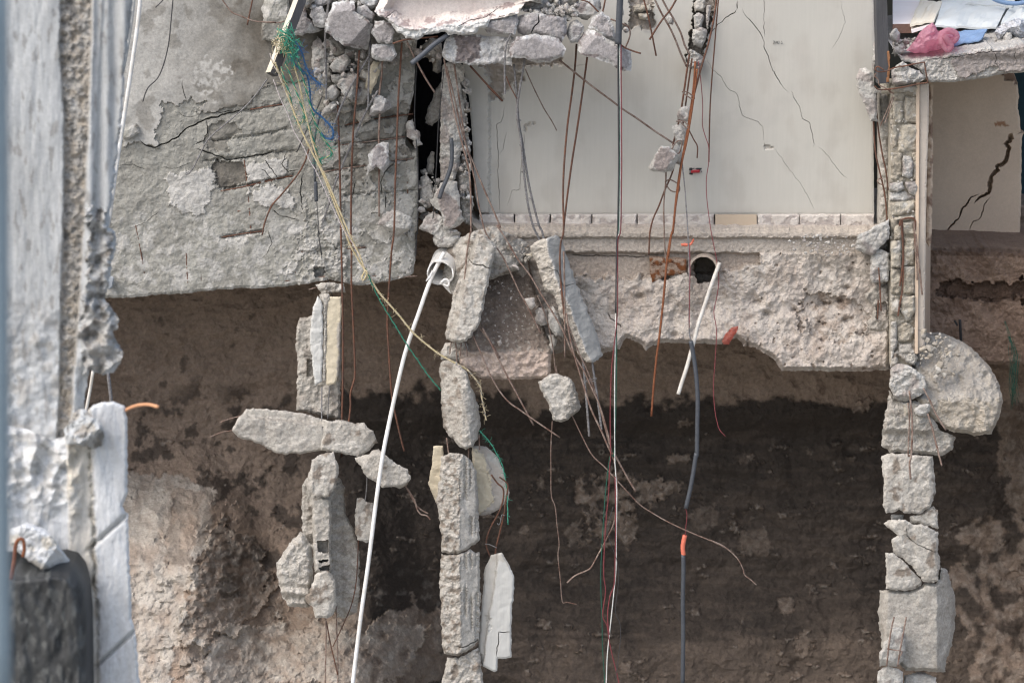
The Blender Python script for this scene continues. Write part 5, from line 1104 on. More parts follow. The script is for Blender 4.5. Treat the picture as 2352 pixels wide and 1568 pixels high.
tube('wire', L('A2:1322,470 1305,650 1284,850 1272,1100 1260,1300 1245,1510'), -.1, -.12, r=.005, m=DWIRE, label='thin dark wire hanging over the dark gap', cat='wire')
tube('wire', L('A1:1182,-30 1168,120 1155,260 1135,370 1105,470 1070,540 1015,592 990,640 974,694'), -.12, r=.0065, m=DWIRE, label='thin dark cable curving down the grey plaster at top left', cat='cable')
tube('wire', L('A1:1130,-20 1095,20 1060,52'), -.1, r=.006, m=DWIRE, label='short dark wire end at the top edge left of the dark cable', cat='wire')
bar('thin slanting bar on the painted wall left of the two long bars', 'A3:342,470 400,600 470,740 520,820 557,890', .1, .2, r=.006, m=MIXR)
bar('left one of the two long rusty bars on the painted wall', 'A3:692,300 682,450 660,640 630,860 607,1130 600,1350 604,1568|B3:585,120 578,240 585,380 600,540 612,640', -.3, -.55)
bar('right one of the two long rusty bars on the painted wall', 'A3:765,390 748,520 720,720 690,920 660,1110 630,1330 610,1500 604,1568', -.34, -.3)
bar('short grey ribbed bar hanging under the brown patched block', 'A3:245,232 215,300 203,400 202,520 204,642', -.7, -.66, m=STEEL, ribs=True, r=.009)
bar('grey bar of the tied pair on the painted wall, left one', 'A3:342,392 320,520 292,690 290,810 312,950 322,1050 340,1240 362,1400 392,1530|B3:420,60 445,115', -.55, -.35, m=STEEL, ribs=True, r=.011)
bar('grey bar of the tied pair on the painted wall, right one', 'A3:265,440 280,600 298,830 325,980 345,1120 370,1270 400,1400 435,1532|B3:455,40 468,90', -.5, -.35, m=STEEL, ribs=True, r=.011)
bar('thin rusty bar joining the tied grey pair from above', 'A3:212,520 240,590 284,672', -.5, -.5, r=.006)
for i, (x, y, w) in enumerate(((298, 818, 16), (318, 990, 14), (337, 1172, 22), (370, 1357, 26), (410, 1530, 26))):
    c = L('A3:%d,%d %d,%d' % (x-w, y, x+w, y+4)); 
    tube('tie_ring', [c[0], ((c[0][0]+c[1][0])/2, c[0][1]+2.5), c[1], ((c[0][0]+c[1][0])/2, c[0][1]-2.0), c[0]], -.47+.02*i, r=.004, m=STEEL, n=3, label='small wire tie round the grey pair of bars, number %s from the top' % ('one', 'two', 'three', 'four', 'five')[i], cat='tie', group='wire ties')
bar('long slanting grey and rusty bar from the slab to the bar cage', 'A3:575,410 680,495 800,590 935,690 1000,740 1100,805 1220,890 1345,972', -.5, -.2, m=MIXR)
bar('curved bar coming down to the cage from the top edge, right one', 'A3:1262,-30 1310,60 1345,115 1400,220 1430,310 1465,372', -.2, -.1, m=MIXR)
bar('curved bar coming down to the cage from the top edge, left one', 'A3:1212,-30 1270,90 1325,185 1365,270 1400,360 1442,455', -.22, -.1, m=MIXR)
bar('short rusty bar crossing the curved pair at the top edge', 'A3:1382,-20 1330,70 1285,125 1240,190 1190,272', -.26, -.3)
bar('short rusty bar end left of the crossing bar', 'A3:1145,-20 1180,110 1205,230 1235,382', -.1, -.12, r=.009)
bar('rusty bar hooking round beside the black cable', 'A3:925,132 985,155 1040,182 1058,225 1045,280 1022,330', -.66, -.6, r=.009, m=MIXR)
bar('dark rusty bar poking out right of the long dipping slab', 'A3:975,290 1020,325 1080,350 1132,366', -.68, -.72, r=.009)
bar('curved rusty bar on the rubble left of the black cable', 'A3:720,0 770,15 810,50 842,84', -.72, -.7, r=.008)
bar('small rusty bar end at the top edge left of the black cable', 'A3:892,-20 880,40 868,92', -.62, -.62, r=.009)
# the torn cage of the middle right column
GC = 'bars of the torn column cage'
bar('left bar of the hanging cage', 'A3:1462,370 1445,480 1425,620 1400,780 1372,900 1338,1030', -.1, -.12, group=GC)
bar('cage bar that ends in a bent foot on the skirting', 'A3:1480,400 1462,520 1440,680 1420,830 1395,960 1370,1080 1340,1190 1292,1300 1255,1400 1215,1490 1195,1568|B3:1190,80 1185,205', -.08, -.1, group=GC, r=.009)
bar('thick orange cage bar reaching lowest over the dark cliff', 'A3:1502,420 1490,600 1455,850 1425,1020 1395,1180 1372,1350 1350,1568|B3:1335,80 1308,250 1285,500 1258,750 1240,880 1222,1050 1202,1302', -.14, -.4, m=ORUST, r=.0125, group=GC)
bar('second orange bar lying beside the thick one', 'A3:1515,470 1495,640 1450,930 1410,1110 1385,1290 1365,1430 1350,1568|B3:1340,60 1318,220', -.18, -.36, m=ORUST, r=.010, group=GC)
bar('long bar joining the cage from upper right', 'A3:1650,-30 1630,120 1590,300 1545,450 1505,600 1490,660', -.02, -.14, group=GC, m=RUST)
bar('short cage bar below the grey hanging chunk', 'A3:1302,1170 1300,1240 1292,1320 1286,1420 1290,1568|B3:1290,80 1300,250', -.2, -.16, r=.008, group=GC, m=MIXR)
bar('bent dark bar hooking out right of the cage', 'A3:1455,880 1490,950 1516,1000 1514,1078', -.1, -.1, r=.007, group=GC)
for i, (q, lab) in enumerate((('A3:1412,625 1450,630 1495,668 1480,676 1440,650 1412,625', 'top'), ('A3:1370,828 1420,826 1460,868 1440,872 1400,832 1370,828', 'upper middle'), ('A3:1325,1035 1390,1045 1410,965 1370,970 1335,1030', 'lower middle'), ('A3:1295,1240 1330,1225 1388,1260 1390,1305 1335,1300 1297,1250', 'lowest'))):
    tube('stirrup', L(q), -.2, r=.006, m=MIXR, label='rusty stirrup of the hanging cage, %s one' % lab, cat='tie', group='stirrups of the torn cage')
G7 = 'chunks caught in the torn cage'
rub('upper white chunk caught in the cage', L('A3:1385,770 1400,728 1466,726 1470,800 1450,832 1378,822'), -.12, .15, m=CONC, group=G7, facets=4, step=2.8)
rub('middle white chunk caught in the cage', L('A3:1342,856 1410,850 1442,870 1445,950 1440,1000 1380,985 1350,920'), -.12, .15, m=CONC, group=G7, facets=4, step=2.8)
rub('crumbs below the middle chunk in the cage', L('A3:1335,980 1390,985 1415,1020 1412,1100 1400,1135 1360,1110 1345,1050'), -.12, .15, m=CONC, group=G7, facets=6, step=2.8)
rub('largest chunk at the cage, flat top and sharp left corner', L('A3:1268,998 1320,996 1370,1040 1392,1060 1360,1130 1350,1165 1290,1178 1196,1166 1180,1140 1220,1070'), -.3, .22, m=CONC, group=G7, facets=4, seed=77, amask=1)
rub('grey stone stuck high in the wall chase', L('A3:1490,200 1530,190 1582,200 1572,280 1545,330 1490,310 1472,270'), .22, .15, m=CONC, group=G7, facets=5)
rub('pale stone above it in the wall chase', L('A3:1490,110 1530,86 1560,120 1540,195 1495,200'), .24, .15, m=CONC, group=G7, facets=5)
rub('thin broken block end at the right lip of the chase', L('A3:1580,40 1612,30 1600,110 1585,200 1572,180 1575,90'), .24, .15, m=CONC, group=G7, facets=4)
rub('clump where the cage leaves the wall', L('A3:1440,390 1470,340 1540,370 1562,400 1550,470 1500,480 1460,440'), .14, .18, m=CONC, group=G7, facets=6, rough=.03)
rub('dark stone at the top of the chase', L('A3:1490,20 1540,-20 1575,10 1560,80 1500,80'), .3, .15, m=CONC2, group=G7, facets=5)
rub('block end left in the broken patch at the top edge', L('A3:1080,40 1195,30 1200,70 1130,80 1080,85'), .28, .12, m=BLOCK, group=G7, facets=2)
rub('block end below it in the broken patch', L('A3:1115,95 1190,92 1180,140 1120,128'), .26, .12, m=BLOCK, group=G7, facets=2)
rub('pale stone between the curved pair of bars', L('A3:1305,110 1340,100 1360,130 1345,175 1310,160'), -.1, .08, m=CONC, group=G7, facets=5, step=2.6)
# bars lower down
bar('dusty bar in front of the leaning slab ending below it', 'B3:605,180 610,400 612,650 612,903', -.6, -.6, m=MIXR, r=.0095)
tube('rebar', L('B3:735,915 745,1020 760,1200 770,1320 778,1437'), -.45, -.5, r=.0115, m=STEEL, ribs=True, label='grey ribbed bar sticking down from the leaning slab, left one', cat='rebar', group=BG)
tube('rebar', L('B3:798,930 815,1050 838,1200 862,1392'), -.42, -.5, r=.0115, m=STEEL, ribs=True, label='grey ribbed bar sticking down from the leaning slab, right one', cat='rebar', group=BG)
tube('tie_wire', L('B3:748,1062 790,1050 826,1042 815,1060 770,1068 750,1062'), -.49, r=.004, m=STEEL, label='thin tie wire between the two grey ribbed bars', cat='tie', group='wire ties')
bar('dusty bar crossing to the white tipped end beside the wires', 'B3:622,600 650,780 690,930 740,1090 790,1250 860,1400 925,1545|C3:940,30 985,110 1030,190 1083,278', -.6, -.75, m=MIXR)
bar('long rusty bar whose loose end curls back left under the wires', 'B3:640,690 700,850 760,980 810,1110 850,1240 900,1430 935,1568|C3:940,80 955,200 958,330 938,480 890,590 820,720 780,790 740,815 690,835 655,858 620,892', -.55, -.8, m=MIXR, r=.0085)
bar('rusty bar curving across the dark cliff left of the pale hanging chunk', 'B3:-20,740 30,850 100,1010 160,1120 230,1205 300,1255 420,1340 578,1447', -.6, -.65, r=.0085, m=MIXR)
bar('thin bar hanging from the pale chunk ending in a hook', 'B3:527,1335 520,1450 517,1568|C3:512,120 514,300 540,380 552,500 567,630 559,710 575,870 588,1016 620,1022 684,1037', -.32, -.3, r=.006, m=MIXR)
bar('long thin bar curving right to a drooping end over the dark cliff', 'B3:550,960 600,1180 665,1305 730,1440 800,1568|C3:880,120 1000,250 1110,365 1200,425 1300,482 1450,552 1580,605 1684,655|C4:60,602 150,640 215,690 260,740 290,800 300,838 340,870 380,906', -.3, -.75, r=.007, m=MIXR)
bar('two thin bars above the pale hanging chunk', 'B3:425,480 460,560 500,680 530,830 545,960 550,1015', -.45, -.35, r=.006, m=MIXR)
bar('rusty bar holding the painted panel, left one', 'C3:110,165 150,220 190,262 188,340 160,420 110,510 80,590 78,650 102,716', -.55, -.42, r=.0095)
bar('rusty bar holding the painted panel, right one', 'C3:165,180 210,215 222,250 205,350 198,420 165,560 145,640 136,704', -.58, -.42, r=.0095)
tube('tie_wire', L('C3:68,630 100,635 146,656'), -.5, r=.004, m=STEEL, label='small tie wire between the bars over the painted panel', cat='tie', group='wire ties')
tube('tie_wire', L('C3:202,440 180,435 172,480 160,502 150,490'), -.53, r=.004, m=STEEL, label='hooked wire end on the bar beside the green rope', cat='tie', group='wire ties')
bar('upper rusty bar at the pointed end of the beam arm', 'C2:1048,240 1080,300 1120,370 1160,405 1200,425', -.4, -.42, r=.0085, m=MIXR)
bar('lower rusty bar at the pointed end of the beam arm', 'C2:1060,255 1110,340 1125,395 1150,430 1190,440 1215,467', -.42, -.46, r=.0085, m=MIXR)
bar('grey bar holding the small dangling square block', 'C2:786,90 788,180 784,270 768,388', -.45, -.36, r=.007, m=STEEL)
bar('thin rusty bar curving below the small dangling block', 'C2:730,590 724,760 712,910 680,1050 620,1190 558,1322', -.3, -.3, r=.006)
bar('thin bar under the left column, left one', 'C2:505,1040 512,1160 512,1300 505,1600', -.5, -.5, r=.007, m=MIXR)
bar('thin bar under the left column, right one', 'C2:580,1050 586,1250 592,1420 592,1600', -.45, -.45, r=.007, m=MIXR)
bar('thin bar under the left column, slanting one', 'C2:515,1150 540,1290 575,1440 590,1510', -.48, -.48, r=.007, m=RUST)
bar('grey bar below the white painted plate', 'B2:490,1100 488,1250 490,1415', -.2, -.35, r=.008, m=STEEL)
bar('thin grey bar below the cream painted plate', 'B2:545,1095 535,1200 530,1320', -.15, -.15, r=.006, m=STEEL)
bar('upper dusty bar sticking out of the left end of the beam arm', 'B1:1660,1295 1560,1322 1498,1345', -.28, r=.006, m=MIXR)
bar('lower dusty bar sticking out of the left end of the beam arm', 'B1:1620,1395 1520,1410 1428,1445', -.3, r=.006, m=MIXR)
for i, (s, lab) in enumerate((('B2:1372,790 1365,840 1362,880', 'leftmost'), ('B2:1400,795 1408,860 1412,945', 'longest'), ('B2:1440,800 1436,850 1432,892', 'third'), ('B2:1465,800 1478,850 1482,895', 'rightmost'))):
    bar('thin bar in the gap above the roped column piece, %s one' % lab, s, -.45, r=.007, m=MIXR)
for i, (s, lab) in enumerate((('B2:1340,1450 1352,1540 1360,1580', 'left'), ('B2:1485,1490 1490,1540 1488,1600', 'middle'), ('B2:1560,1420 1565,1530', 'right'))):
    bar('short bar joining the roped piece to the ribbed piece, %s one' % lab, s, -.5, r=.0075, m=MIXR)
bar('rusty bar hanging from the knobbly lump, left one', 'B4:1428,1130 1440,1250 1448,1380 1440,1568|C4:1412,90 1420,195', -.72, -.78, r=.011, m=MIXR)
bar('thin bar beside the left bar of the knobbly lump', 'B4:1418,1210 1428,1330 1424,1440 1420,1568|C4:1418,30', -.7, -.72, r=.008, m=MIXR)
bar('rusty bar slanting right from the knobbly lump, upper one', 'B4:1522,1110 1570,1200 1610,1290 1676,1396', -.66, -.72, r=.010, m=MIXR)
bar('rusty bar slanting right from the broken lip, lower one', 'B4:1552,1285 1580,1370 1605,1470 1630,1568|C4:1630,105', -.62, -.75, r=.010, m=MIXR)
bar('rusty bar in the face of the largest block, left one', 'C4:1308,1122 1290,1200 1272,1320 1258,1452', -.62, -.68, r=.009, m=MIXR)
bar('rusty bar in the face of the largest block, right one', 'C4:1390,1122 1368,1240 1350,1340 1332,1452', -.62, -.68, r=.009, m=MIXR)
tube('stirrup', L('C4:1260,1335 1310,1345 1360,1352 1350,1385'), -.69, r=.006, m=MIXR, label='stirrup on the slim lump low on the right column', cat='tie', group='stirrups of the torn cage')
bar('rusty loop round the dark timber post, upper one', 'A4:1255,480 1215,455 1195,470 1215,490 1270,486 1330,462 1400,450 1460,437 1532,425', -.5, -.42, r=.008)
bar('rusty loop round the dark timber post, lower one', 'A4:1190,588 1225,612 1300,608 1400,592 1480,575 1556,563', -.5, -.42, r=.008)
bar('upright rusty stirrup leg on the slab end', 'A4:1530,422 1540,490 1555,568', -.42, r=.008)
bar('curled rusty wire end beside the timber post', 'A4:1200,500 1190,520 1215,545 1222,580 1260,600 1320,640', -.46, r=.007, m=MIXR)
bar('thin pale bar hanging beside the hollow blocks, left one', 'A4:1312,660 1290,720 1255,800 1228,862', -.25, r=.006, m=MIXR)
bar('thin pale bar hanging beside the hollow blocks, right one', 'A4:1322,660 1300,730 1275,800 1260,842', -.27, r=.006, m=MIXR)
bar('rusty bar in the slit right of the painted wall, left one', 'A4:1184,820 1188,940 1200,1060 1230,1190 1255,1300 1270,1420 1280,1568', .0, r=.009)
bar('rusty bar in the slit right of the painted wall, right one', 'A4:1204,760 1218,900 1245,1060 1270,1180 1282,1300', -.02, r=.009)
bar('small hooked bar end in the slit', 'A4:1245,1260 1222,1252 1210,1235 1222,1220 1248,1222', -.02, r=.007, m=MIXR)
bar('rusty bar in the dark hollow stub, left one', 'B4:1215,510 1214,570 1210,640', -.1, r=.008)
bar('rusty bar in the dark hollow stub, right one', 'B4:1218,290 1226,400 1230,500 1235,585', -.2, r=.008)
bar('long thin rusty bar hanging before the chase, upper right', 'A3:1662,-30 1645,160 1630,350 1610,600 1600,800 1594,1105', -.05, .2, r=.0075)
# pipes and hoses
wpc = tube('white_pipe', L('B2:1325,185 1290,250 1245,340 1205,440 1150,600 1100,740 1050,900 1000,1110 950,1340 905,1568', 'C2:850,340 800,740 750,1090 700,1500 685,1640'), -.25, -1.0, r=.0195, m=WPVC, sides=14, n=5, label='long white plastic pipe hanging at a slant down to the bottom edge', cat='pipe')
tube('white_pipe', L('B3:1668,255 1640,330 1600,440 1560,560 1520,680 1490,800 1465,890 1440,980 1410,1070 1385,1152'), -.30, -.5, r=.0185, m=WDIRT, sides=14, label='shorter dirty white plastic pipe hanging from the drain hole', cat='pipe')
# broken white fitting
def shell(name, axis_pts, Y0, Y1, r, thick, m, a0=0, a1=6.283, jag=0.0, taper=1.0, seed=1, **k):
    P = path3(axis_pts, Y0, Y1, False); P = np.array([P[0]+(P[-1]-P[0])*i/6 for i in range(7)])
    T = P[-1]-P[0]; T /= np.linalg.norm(T); a = np.cross(T, [0, 0, 1.]); 
    if np.linalg.norm(a) < .2: a = np.cross(T, [0, 1., 0])
    a /= np.linalg.norm(a); b = np.cross(a, T)
    V = []; nk = 30; rg = np.random.RandomState(seed)
    fr = fbm(np.linspace(0, 6, nk+1), np.zeros(nk+1), 1.2, 3, seed)
    for lay in (r, r-thick):
        for i, p in enumerate(P):
            for kk in range(nk+1):
                w = a0+(a1-a0)*kk/nk; off = T*(jag*fr[kk]*(i/6)**2)
                V.append(p+off+(a*math.cos(w)+b*math.sin(w))*lay*(1+(taper-1)*i/6))
    W_ = nk+1; O = W_*7; f = []
    for i in range(6):
        for kk in range(nk):
            q = i*W_+kk; f.append((q, q+1, q+W_+1, q+W_)); f.append((O+q, O+q+W_, O+q+W_+1, O+q+1))
    for kk in range(nk): f.append((kk, O+kk, O+kk+1, kk+1)); q = 6*W_+kk; f.append((q, q+1, O+q+1, O+q))
    for i in range(6): q = i*W_; f.append((q, q+W_, O+q+W_, O+q)); q = i*W_+nk; f.append((q, O+q, O+q+W_, q+W_))
    return build(name, V, f, m, smooth=False, **k)
fit = shell('pipe_socket', L('B2:1335,235 1298,330'), .05, -.28, .128, .012, WPVC, 0, 6.283, .07, 1.0, 3, label='broken white plastic pipe socket at the top of the long white pipe', cat='pipe fitting')
tube('socket_shard', L('B2:1300,395 1330,370 1355,385 1350,415 1320,405'), -.3, r=.012, m=WPVC, parent=fit)
solid('socket_shard', L('B2:1290,400 1330,372 1340,385 1318,408'), -.3, .012, 2.4, .4, 0, rough=.002, edge=.003, epx=2, m=WPVC, parent=fit)
solid('socket_shard', L('B2:1240,305 1225,340 1200,372 1198,385 1230,360 1255,320'), -.32, .012, 2.4, .4, 0, rough=.002, edge=.003, epx=2, m=WPVC, parent=fit)
solid('socket_shard', L('B2:1310,408 1360,380 1385,400 1382,440 1368,470 1330,430'), -.2, .02, 2.4, .6, 0, rough=.006, edge=.003, epx=2, m=WPVC, parent=fit)
DRAIN = mat('old cement pipe', lin((168, 156, 144)), lin((150, 138, 126)), speck=.2, bump=.4)
dr = shell('drain_pipe', L('B3:1555,305 1600,262'), -.12, .62, .145, .022, DRAIN, -.75, 3.4, .10, 1.0, 5, label='broken cement drain pipe opening in the soil below the painted wall', cat='pipe')
box('drain_dark', *(lambda p: (p[0]-.2, p[0]+.25, .66, .7, p[2]-.2, p[2]+.25))(at(*L('B3:1580,290')[0], .6)), DSOIL, parent=dr)
tube('hose', L('B3:1470,790 1482,850 1500,960 1512,1080 1518,1200 1515,1350 1512,1568', 'C3:1490,20 1475,120 1450,260 1420,390'), -.45, -.5, r=.021, m=GHOSE, sides=10, label='dark grey corrugated hose hanging beside the dirty white pipe', cat='hose')
tube('hose', L('C3:1402,700 1404,800 1400,1000 1402,1250 1398,1600'), -.5, r=.021, m=GHOSE, sides=10, label='lower dark grey hose running out at the bottom edge', cat='hose')
tube('sleeve', L('C3:1414,572 1402,630 1400,665 1405,704'), -.5, r=.022, m=ORNG, sides=10, label='orange sleeve on top of the lower dark grey hose', cat='sleeve')
tube('wire', L('C3:1420,395 1428,440 1420,520 1416,575'), -.5, r=.0045, m=REDW, label='short red wire between the dark hose and the orange sleeve', cat='wire')
bar('thin grey bar with red wire hanging down to the dark hose', 'A3:1410,1095 1430,1280 1440,1420 1450,1568|B3:1455,160 1462,400 1458,620 1462,740 1472,790', -.25, -.45, r=.007, m=STEEL)
tube('wire', L('B3:1462,130 1466,300 1462,500 1460,700'), -.5, -.5, r=.005, m=REDW, label='dull red wire running along the thin bar to the hose', cat='wire')
tube('hose', L('A3:992,-60 985,80 980,200 977,300'), -.75, r=.030, m=GHOSE, sides=10, label='thick dark cable sheath at the top right of the slab', cat='hose')
for nm, mm, lab, off, rr, tail in (('wire', DWIRE, 'black wire of the bundle hanging through the whole picture', -3, .008, '960,0 955,200 955,420'),
    ('wire', WHW, 'white wire of the bundle hanging through the whole picture', 9, .006, None), ('wire', REDW, 'red wire of the bundle, ending low in two loops', 18, .006, None), ('wire', GRNW, 'green wire of the bundle hanging down beside the white one', 5, .005, None)):
    s1 = 'A3:' + ' '.join('%d,%d' % (978+off+dx, y) for dx, y in ((0, 300), (0, 500), (2, 700), (3, 900), (4, 1100), (2, 1300), (-3, 1568)))
    if mm is WHW: s2 = ['B3:968,100 970,300 962,500 957,800 952,1100 953,1568', 'C3:945,120 955,300 952,600 950,800 935,960 915,1150 905,1240 890,1400 882,1640']
    elif mm is REDW: s2 = ['B3:975,100 972,300 970,600 945,850 930,1000 922,1300 925,1568', 'C3:908,100 900,300 885,450 870,700 868,850 880,950 860,1110 890,1180 905,1290 930,1400 960,1520 985,1640']
    elif mm is GRNW: s2 = ['B3:965,200 962,500 966,850 962,1100 958,1350 945,1568', 'C3:910,40 880,280 860,560 848,800 850,1000 856,1150 860,1350 880,1640']
    else: s2 = ['B3:966,100 963,300 958,600']
    tube('wire', L(s1, *s2), -.7-.02*(off % 4), -.8, r=rr, m=mm, label=lab, cat='wire', group='wires of the long bundle')
tube('wire', L('C3:945,180 948,500 945,720 938,900 910,980 895,1080 895,1160 905,1240'), -.85, r=.0065, m=REDW, label='second red wire looping beside the white wire at the bottom', cat='wire', group='wires of the long bundle')
tube('wire', L('C3:930,380 900,500 895,560 920,640 960,760 965,900 945,1080 975,1160 980,1260 965,1400 945,1550'), -.85, r=.0035, m=DWIRE, label='hair thin dark wire looping right of the white wire', cat='wire', group='wires of the long bundle')
tube('wire', L('A3:1522,420 1540,560 1552,720 1550,850 1570,930 1592,1000 1594,1100 1578,1210 1578,1320 1590,1440 1608,1568', 'B3:1620,100 1645,230 1662,360 1650,480 1628,590 1642,680 1646,770 1635,950 1625,1100 1634,1250 1650,1340 1668,1395 1708,1440'), -.02, -.5, r=.0045, m=REDW, label='thin red wire wandering down the painted wall past the drain', cat='wire')
solid('orange_scrap', L('B3:1404,128 1430,122 1462,128 1490,92 1496,105 1478,135 1440,146 1408,142'), -.02, .02, 2.2, .6, 0, rough=.006, edge=.008, epx=3, m=ORNG, smooth=True, label='small curled orange plastic scrap under the skirting left of the drain', cat='scrap')
tube('grey_pipe', L('A2:1100,435 1180,370 1260,300 1355,235'), -.85, -.68, r=.024, m=GHOSE, sides=10, label='dark grey pipe end poking out under the tilted slab', cat='pipe')
tube('grey_pipe', L('A2:1372,940 1376,1040 1370,1130 1340,1220 1310,1290 1290,1355'), -.2, -.28, r=.020, m=GHOSE, sides=10, label='curved dark grey pipe hanging on the broken column', cat='pipe')
tube('grey_pipe', L('A2:447,1238 449,1300 452,1372'), -.15, r=.018, m=GHOSE, sides=10, label='short grey pipe stub hanging on a wire before the old wall', cat='pipe')
tube('wire', L('A2:480,760 440,950 438,1080 444,1240'), -.15, r=.012, m=GHOSE, label='grey cable leading down to the short pipe stub', cat='cable')
tube('wire', L('A2:455,1372 462,1470 470,1568', 'B2:470,80 490,200'), -.12, r=.004, m=DWIRE, label='thin wire below the short grey pipe stub', cat='wire')
tube('wire', L('A2:500,640 440,780 380,900 318,1040'), -.14, r=.007, m=DWIRE, label='dark straight wire slanting behind the blue rope', cat='wire')

# ---- ropes
def helix(Q, r, turns, ph, n=None):
    s = np.concatenate([[0], np.cumsum(np.linalg.norm(np.diff(Q, axis=0), axis=1))]); n = n or int(max(20, turns*9))
    u = np.linspace(0, s[-1], n); P = np.stack([np.interp(u, s, Q[:, k]) for k in range(3)], -1)
    T = np.gradient(P, axis=0); T /= np.linalg.norm(T, axis=1)[:, None]
    a = np.cross(T, [0, 1., 0]); a /= np.linalg.norm(a, axis=1)[:, None]; b = np.cross(a, T)
    w = ph+2*np.pi*turns*u/s[-1]
    return P+r*(a*np.cos(w)[:, None]+b*np.sin(w)[:, None])
def fuzz(Q, n, ln, rg):
    out = []
    for i in range(n):
        k = rg.randint(1, len(Q)-1); p = Q[k]; d = rg.randn(3); d[2] -= .4; d /= np.linalg.norm(d)
        e = p+d*ln*rg.uniform(.4, 1.2); mid = (p+e)/2+rg.randn(3)*ln*.12
        out.append(spline([p, mid, e], 2))
    return out
def rope(label, pts, Y0, Y1, r, mats, nf=40, fl=.05, seed=1, strands=3, tpm=9):
    rg = np.random.RandomState(seed)
    Q = path3(pts, Y0, Y1); ln = np.linalg.norm(np.diff(Q, axis=0), axis=1).sum()
    root = empty('rope', Q[0], label, 'rope', 'frayed ropes')
    for k in range(strands):
        H = helix(Q, r*.55, ln*tpm, 2.094*k)
        V, Fc = tube_geo(H, r*.62, 5); build('strand', V, Fc, mats[k % len(mats)], root, smooth=True)
    if nf: tubes('fibre', fuzz(Q, nf, fl, rg), .0016, mats[0], parent=root, sides=3, kind='stuff')
    return root
rope('tan rope from the timber down to the knot and on to the middle column', L('Q:180,560 240,720 310,900 380,1080 450,1240 530,1400 610,1560', 'B2:640,20 680,130 730,220 785,310 830,380 880,460 950,540 1020,620 1105,725 1200,810 1300,885 1400,940 1480,985'), -.8, -.55, 0.0086, [TAN, YELR, TAN], 130, .07, 2)
rope('second tan and yellow rope running close beside it to the knot', L('Q:350,590 400,760 430,920 480,1130 530,1330 590,1500 640,1600', 'B2:660,20 700,110 745,200 785,305'), -.74, -.7, 0.0079, [TAN, YELR], 80, .06, 3)
rope('green and yellow rope hanging left of the others from the timber', L('Q:235,600 265,720 310,840 335,960 360,1050 400,1100 430,1090 440,1040'), -.82, -.7, 0.0072, [GRNR, YELR], 60, .07, 4)
rope('green and yellow rope in the middle of the bunch', L('Q:270,560 320,680 370,820 420,960 450,1050 490,1150 530,1270 560,1390 600,1480'), -.8, -.66, 0.0072, [GRNR, YELR, GRNR], 70, .08, 5)
rope('green rope on the right of the bunch ending in a frayed curl', L('Q:390,560 430,700 470,850 510,990 540,1100 590,1200 640,1280 690,1360 670,1400 600,1420 545,1430'), -.78, -.6, 0.0079, [GRNR, GRNR, YELR], 100, .09, 6)
rope('blue rope bending into a loop at its frayed end', L('Q:320,480 350,570 430,640 470,690 490,800 500,920 530,990 600,1050 660,1110 700,1170 690,1240 640,1240 590,1190'), -.76, -.55, 0.0079, [BLUR], 140, .08, 7)
rope('short blue rope end frayed out to the right', L('Q:360,370 420,470 450,580 490,670 540,720 590,765'), -.8, -.72, 0.0065, [BLUR], 110, .09, 8)
rope('thin lilac cord slanting from the timber end', L('Q:165,715 230,890 300,1040 350,1180 430,1310 500,1460 560,1560', 'B2:620,0 680,90 740,200 790,290'), -.76, -.7, 0.0043, [LILR], 0, .03, 9, 2, 14)
rope('thin pale cord over the end of the timber', L('Q:135,480 160,570 200,640 240,740 270,820'), -.86, -.8, 0.0050, [TAN, LILR], 10, .04, 10, 2)
rope('green rope from the knot down behind the middle column', L('B2:790,300 840,420 890,520 950,620 1000,700 1080,830 1150,930 1220,1030 1300,1125'), -.68, -.35, 0.0065, [GRNR], 30, .04, 11, 2)
rope('green rope end hanging over the torn cream plate', L('B2:1565,1400 1610,1450 1650,1500 1704,1600', 'C3:150,30 180,90 200,170 215,270 220,380 222,500'), -.5, -.55, 0.0058, [GRNR], 60, .05, 12, 2)
rope('frayed grey and tan rope tail on the roped column piece', L('B2:1480,985 1530,1040 1570,1100 1580,1180 1595,1250 1610,1330'), -.6, -.55, 0.0072, [TAN, STEEL], 45, .06, 13)
rope('short rope loop of the knot below the old wall', L('B2:785,310 765,350 770,378 790,350 800,320 775,305'), -.73, -.73, 0.0079, [TAN, YELR], 14, .04, 14)
# the tangle tied round the timber
rg = np.random.RandomState(5)
tang = empty('rope_tangle', at(*L('Q:270,340')[0], -.8), 'tangle of green and pale rope tied round the slanting timber', 'rope', 'frayed ropes')
for nm, mm, n, cx, cy, sp in (('green_fibre', GRNR, 90, 290, 330, 1.0), ('pale_fibre', TAN, 50, 240, 380, .9), ('green_fibre', GRNR, 60, 350, 470, .8), ('yellow_fibre', YELR, 30, 300, 430, .8)):
    ps = []
    for i in range(n):
        a = rg.uniform(0, 6.28); c = np.array([cx+rg.randn()*34*sp, cy+rg.randn()*36*sp]); ln = rg.uniform(20, 75)
        q = [c]
        for k in range(4):
            a += rg.uniform(-.9, .9); q.append(q[-1]+np.array([math.cos(a)*ln*.35, math.sin(a)*ln*.5+6]))
        y0 = rg.uniform(-.95, -.66)
        ps.append(spline(at(*np.array(L('Q:'+' '.join('%.1f,%.1f' % tuple(p) for p in q))).T, y0+np.cumsum(rg.uniform(-.02, .02, 5))), 3))
    tubes(nm, ps, .0034 if nm != 'yellow_fibre' else .003, mm, parent=tang, sides=3, kind='stuff')
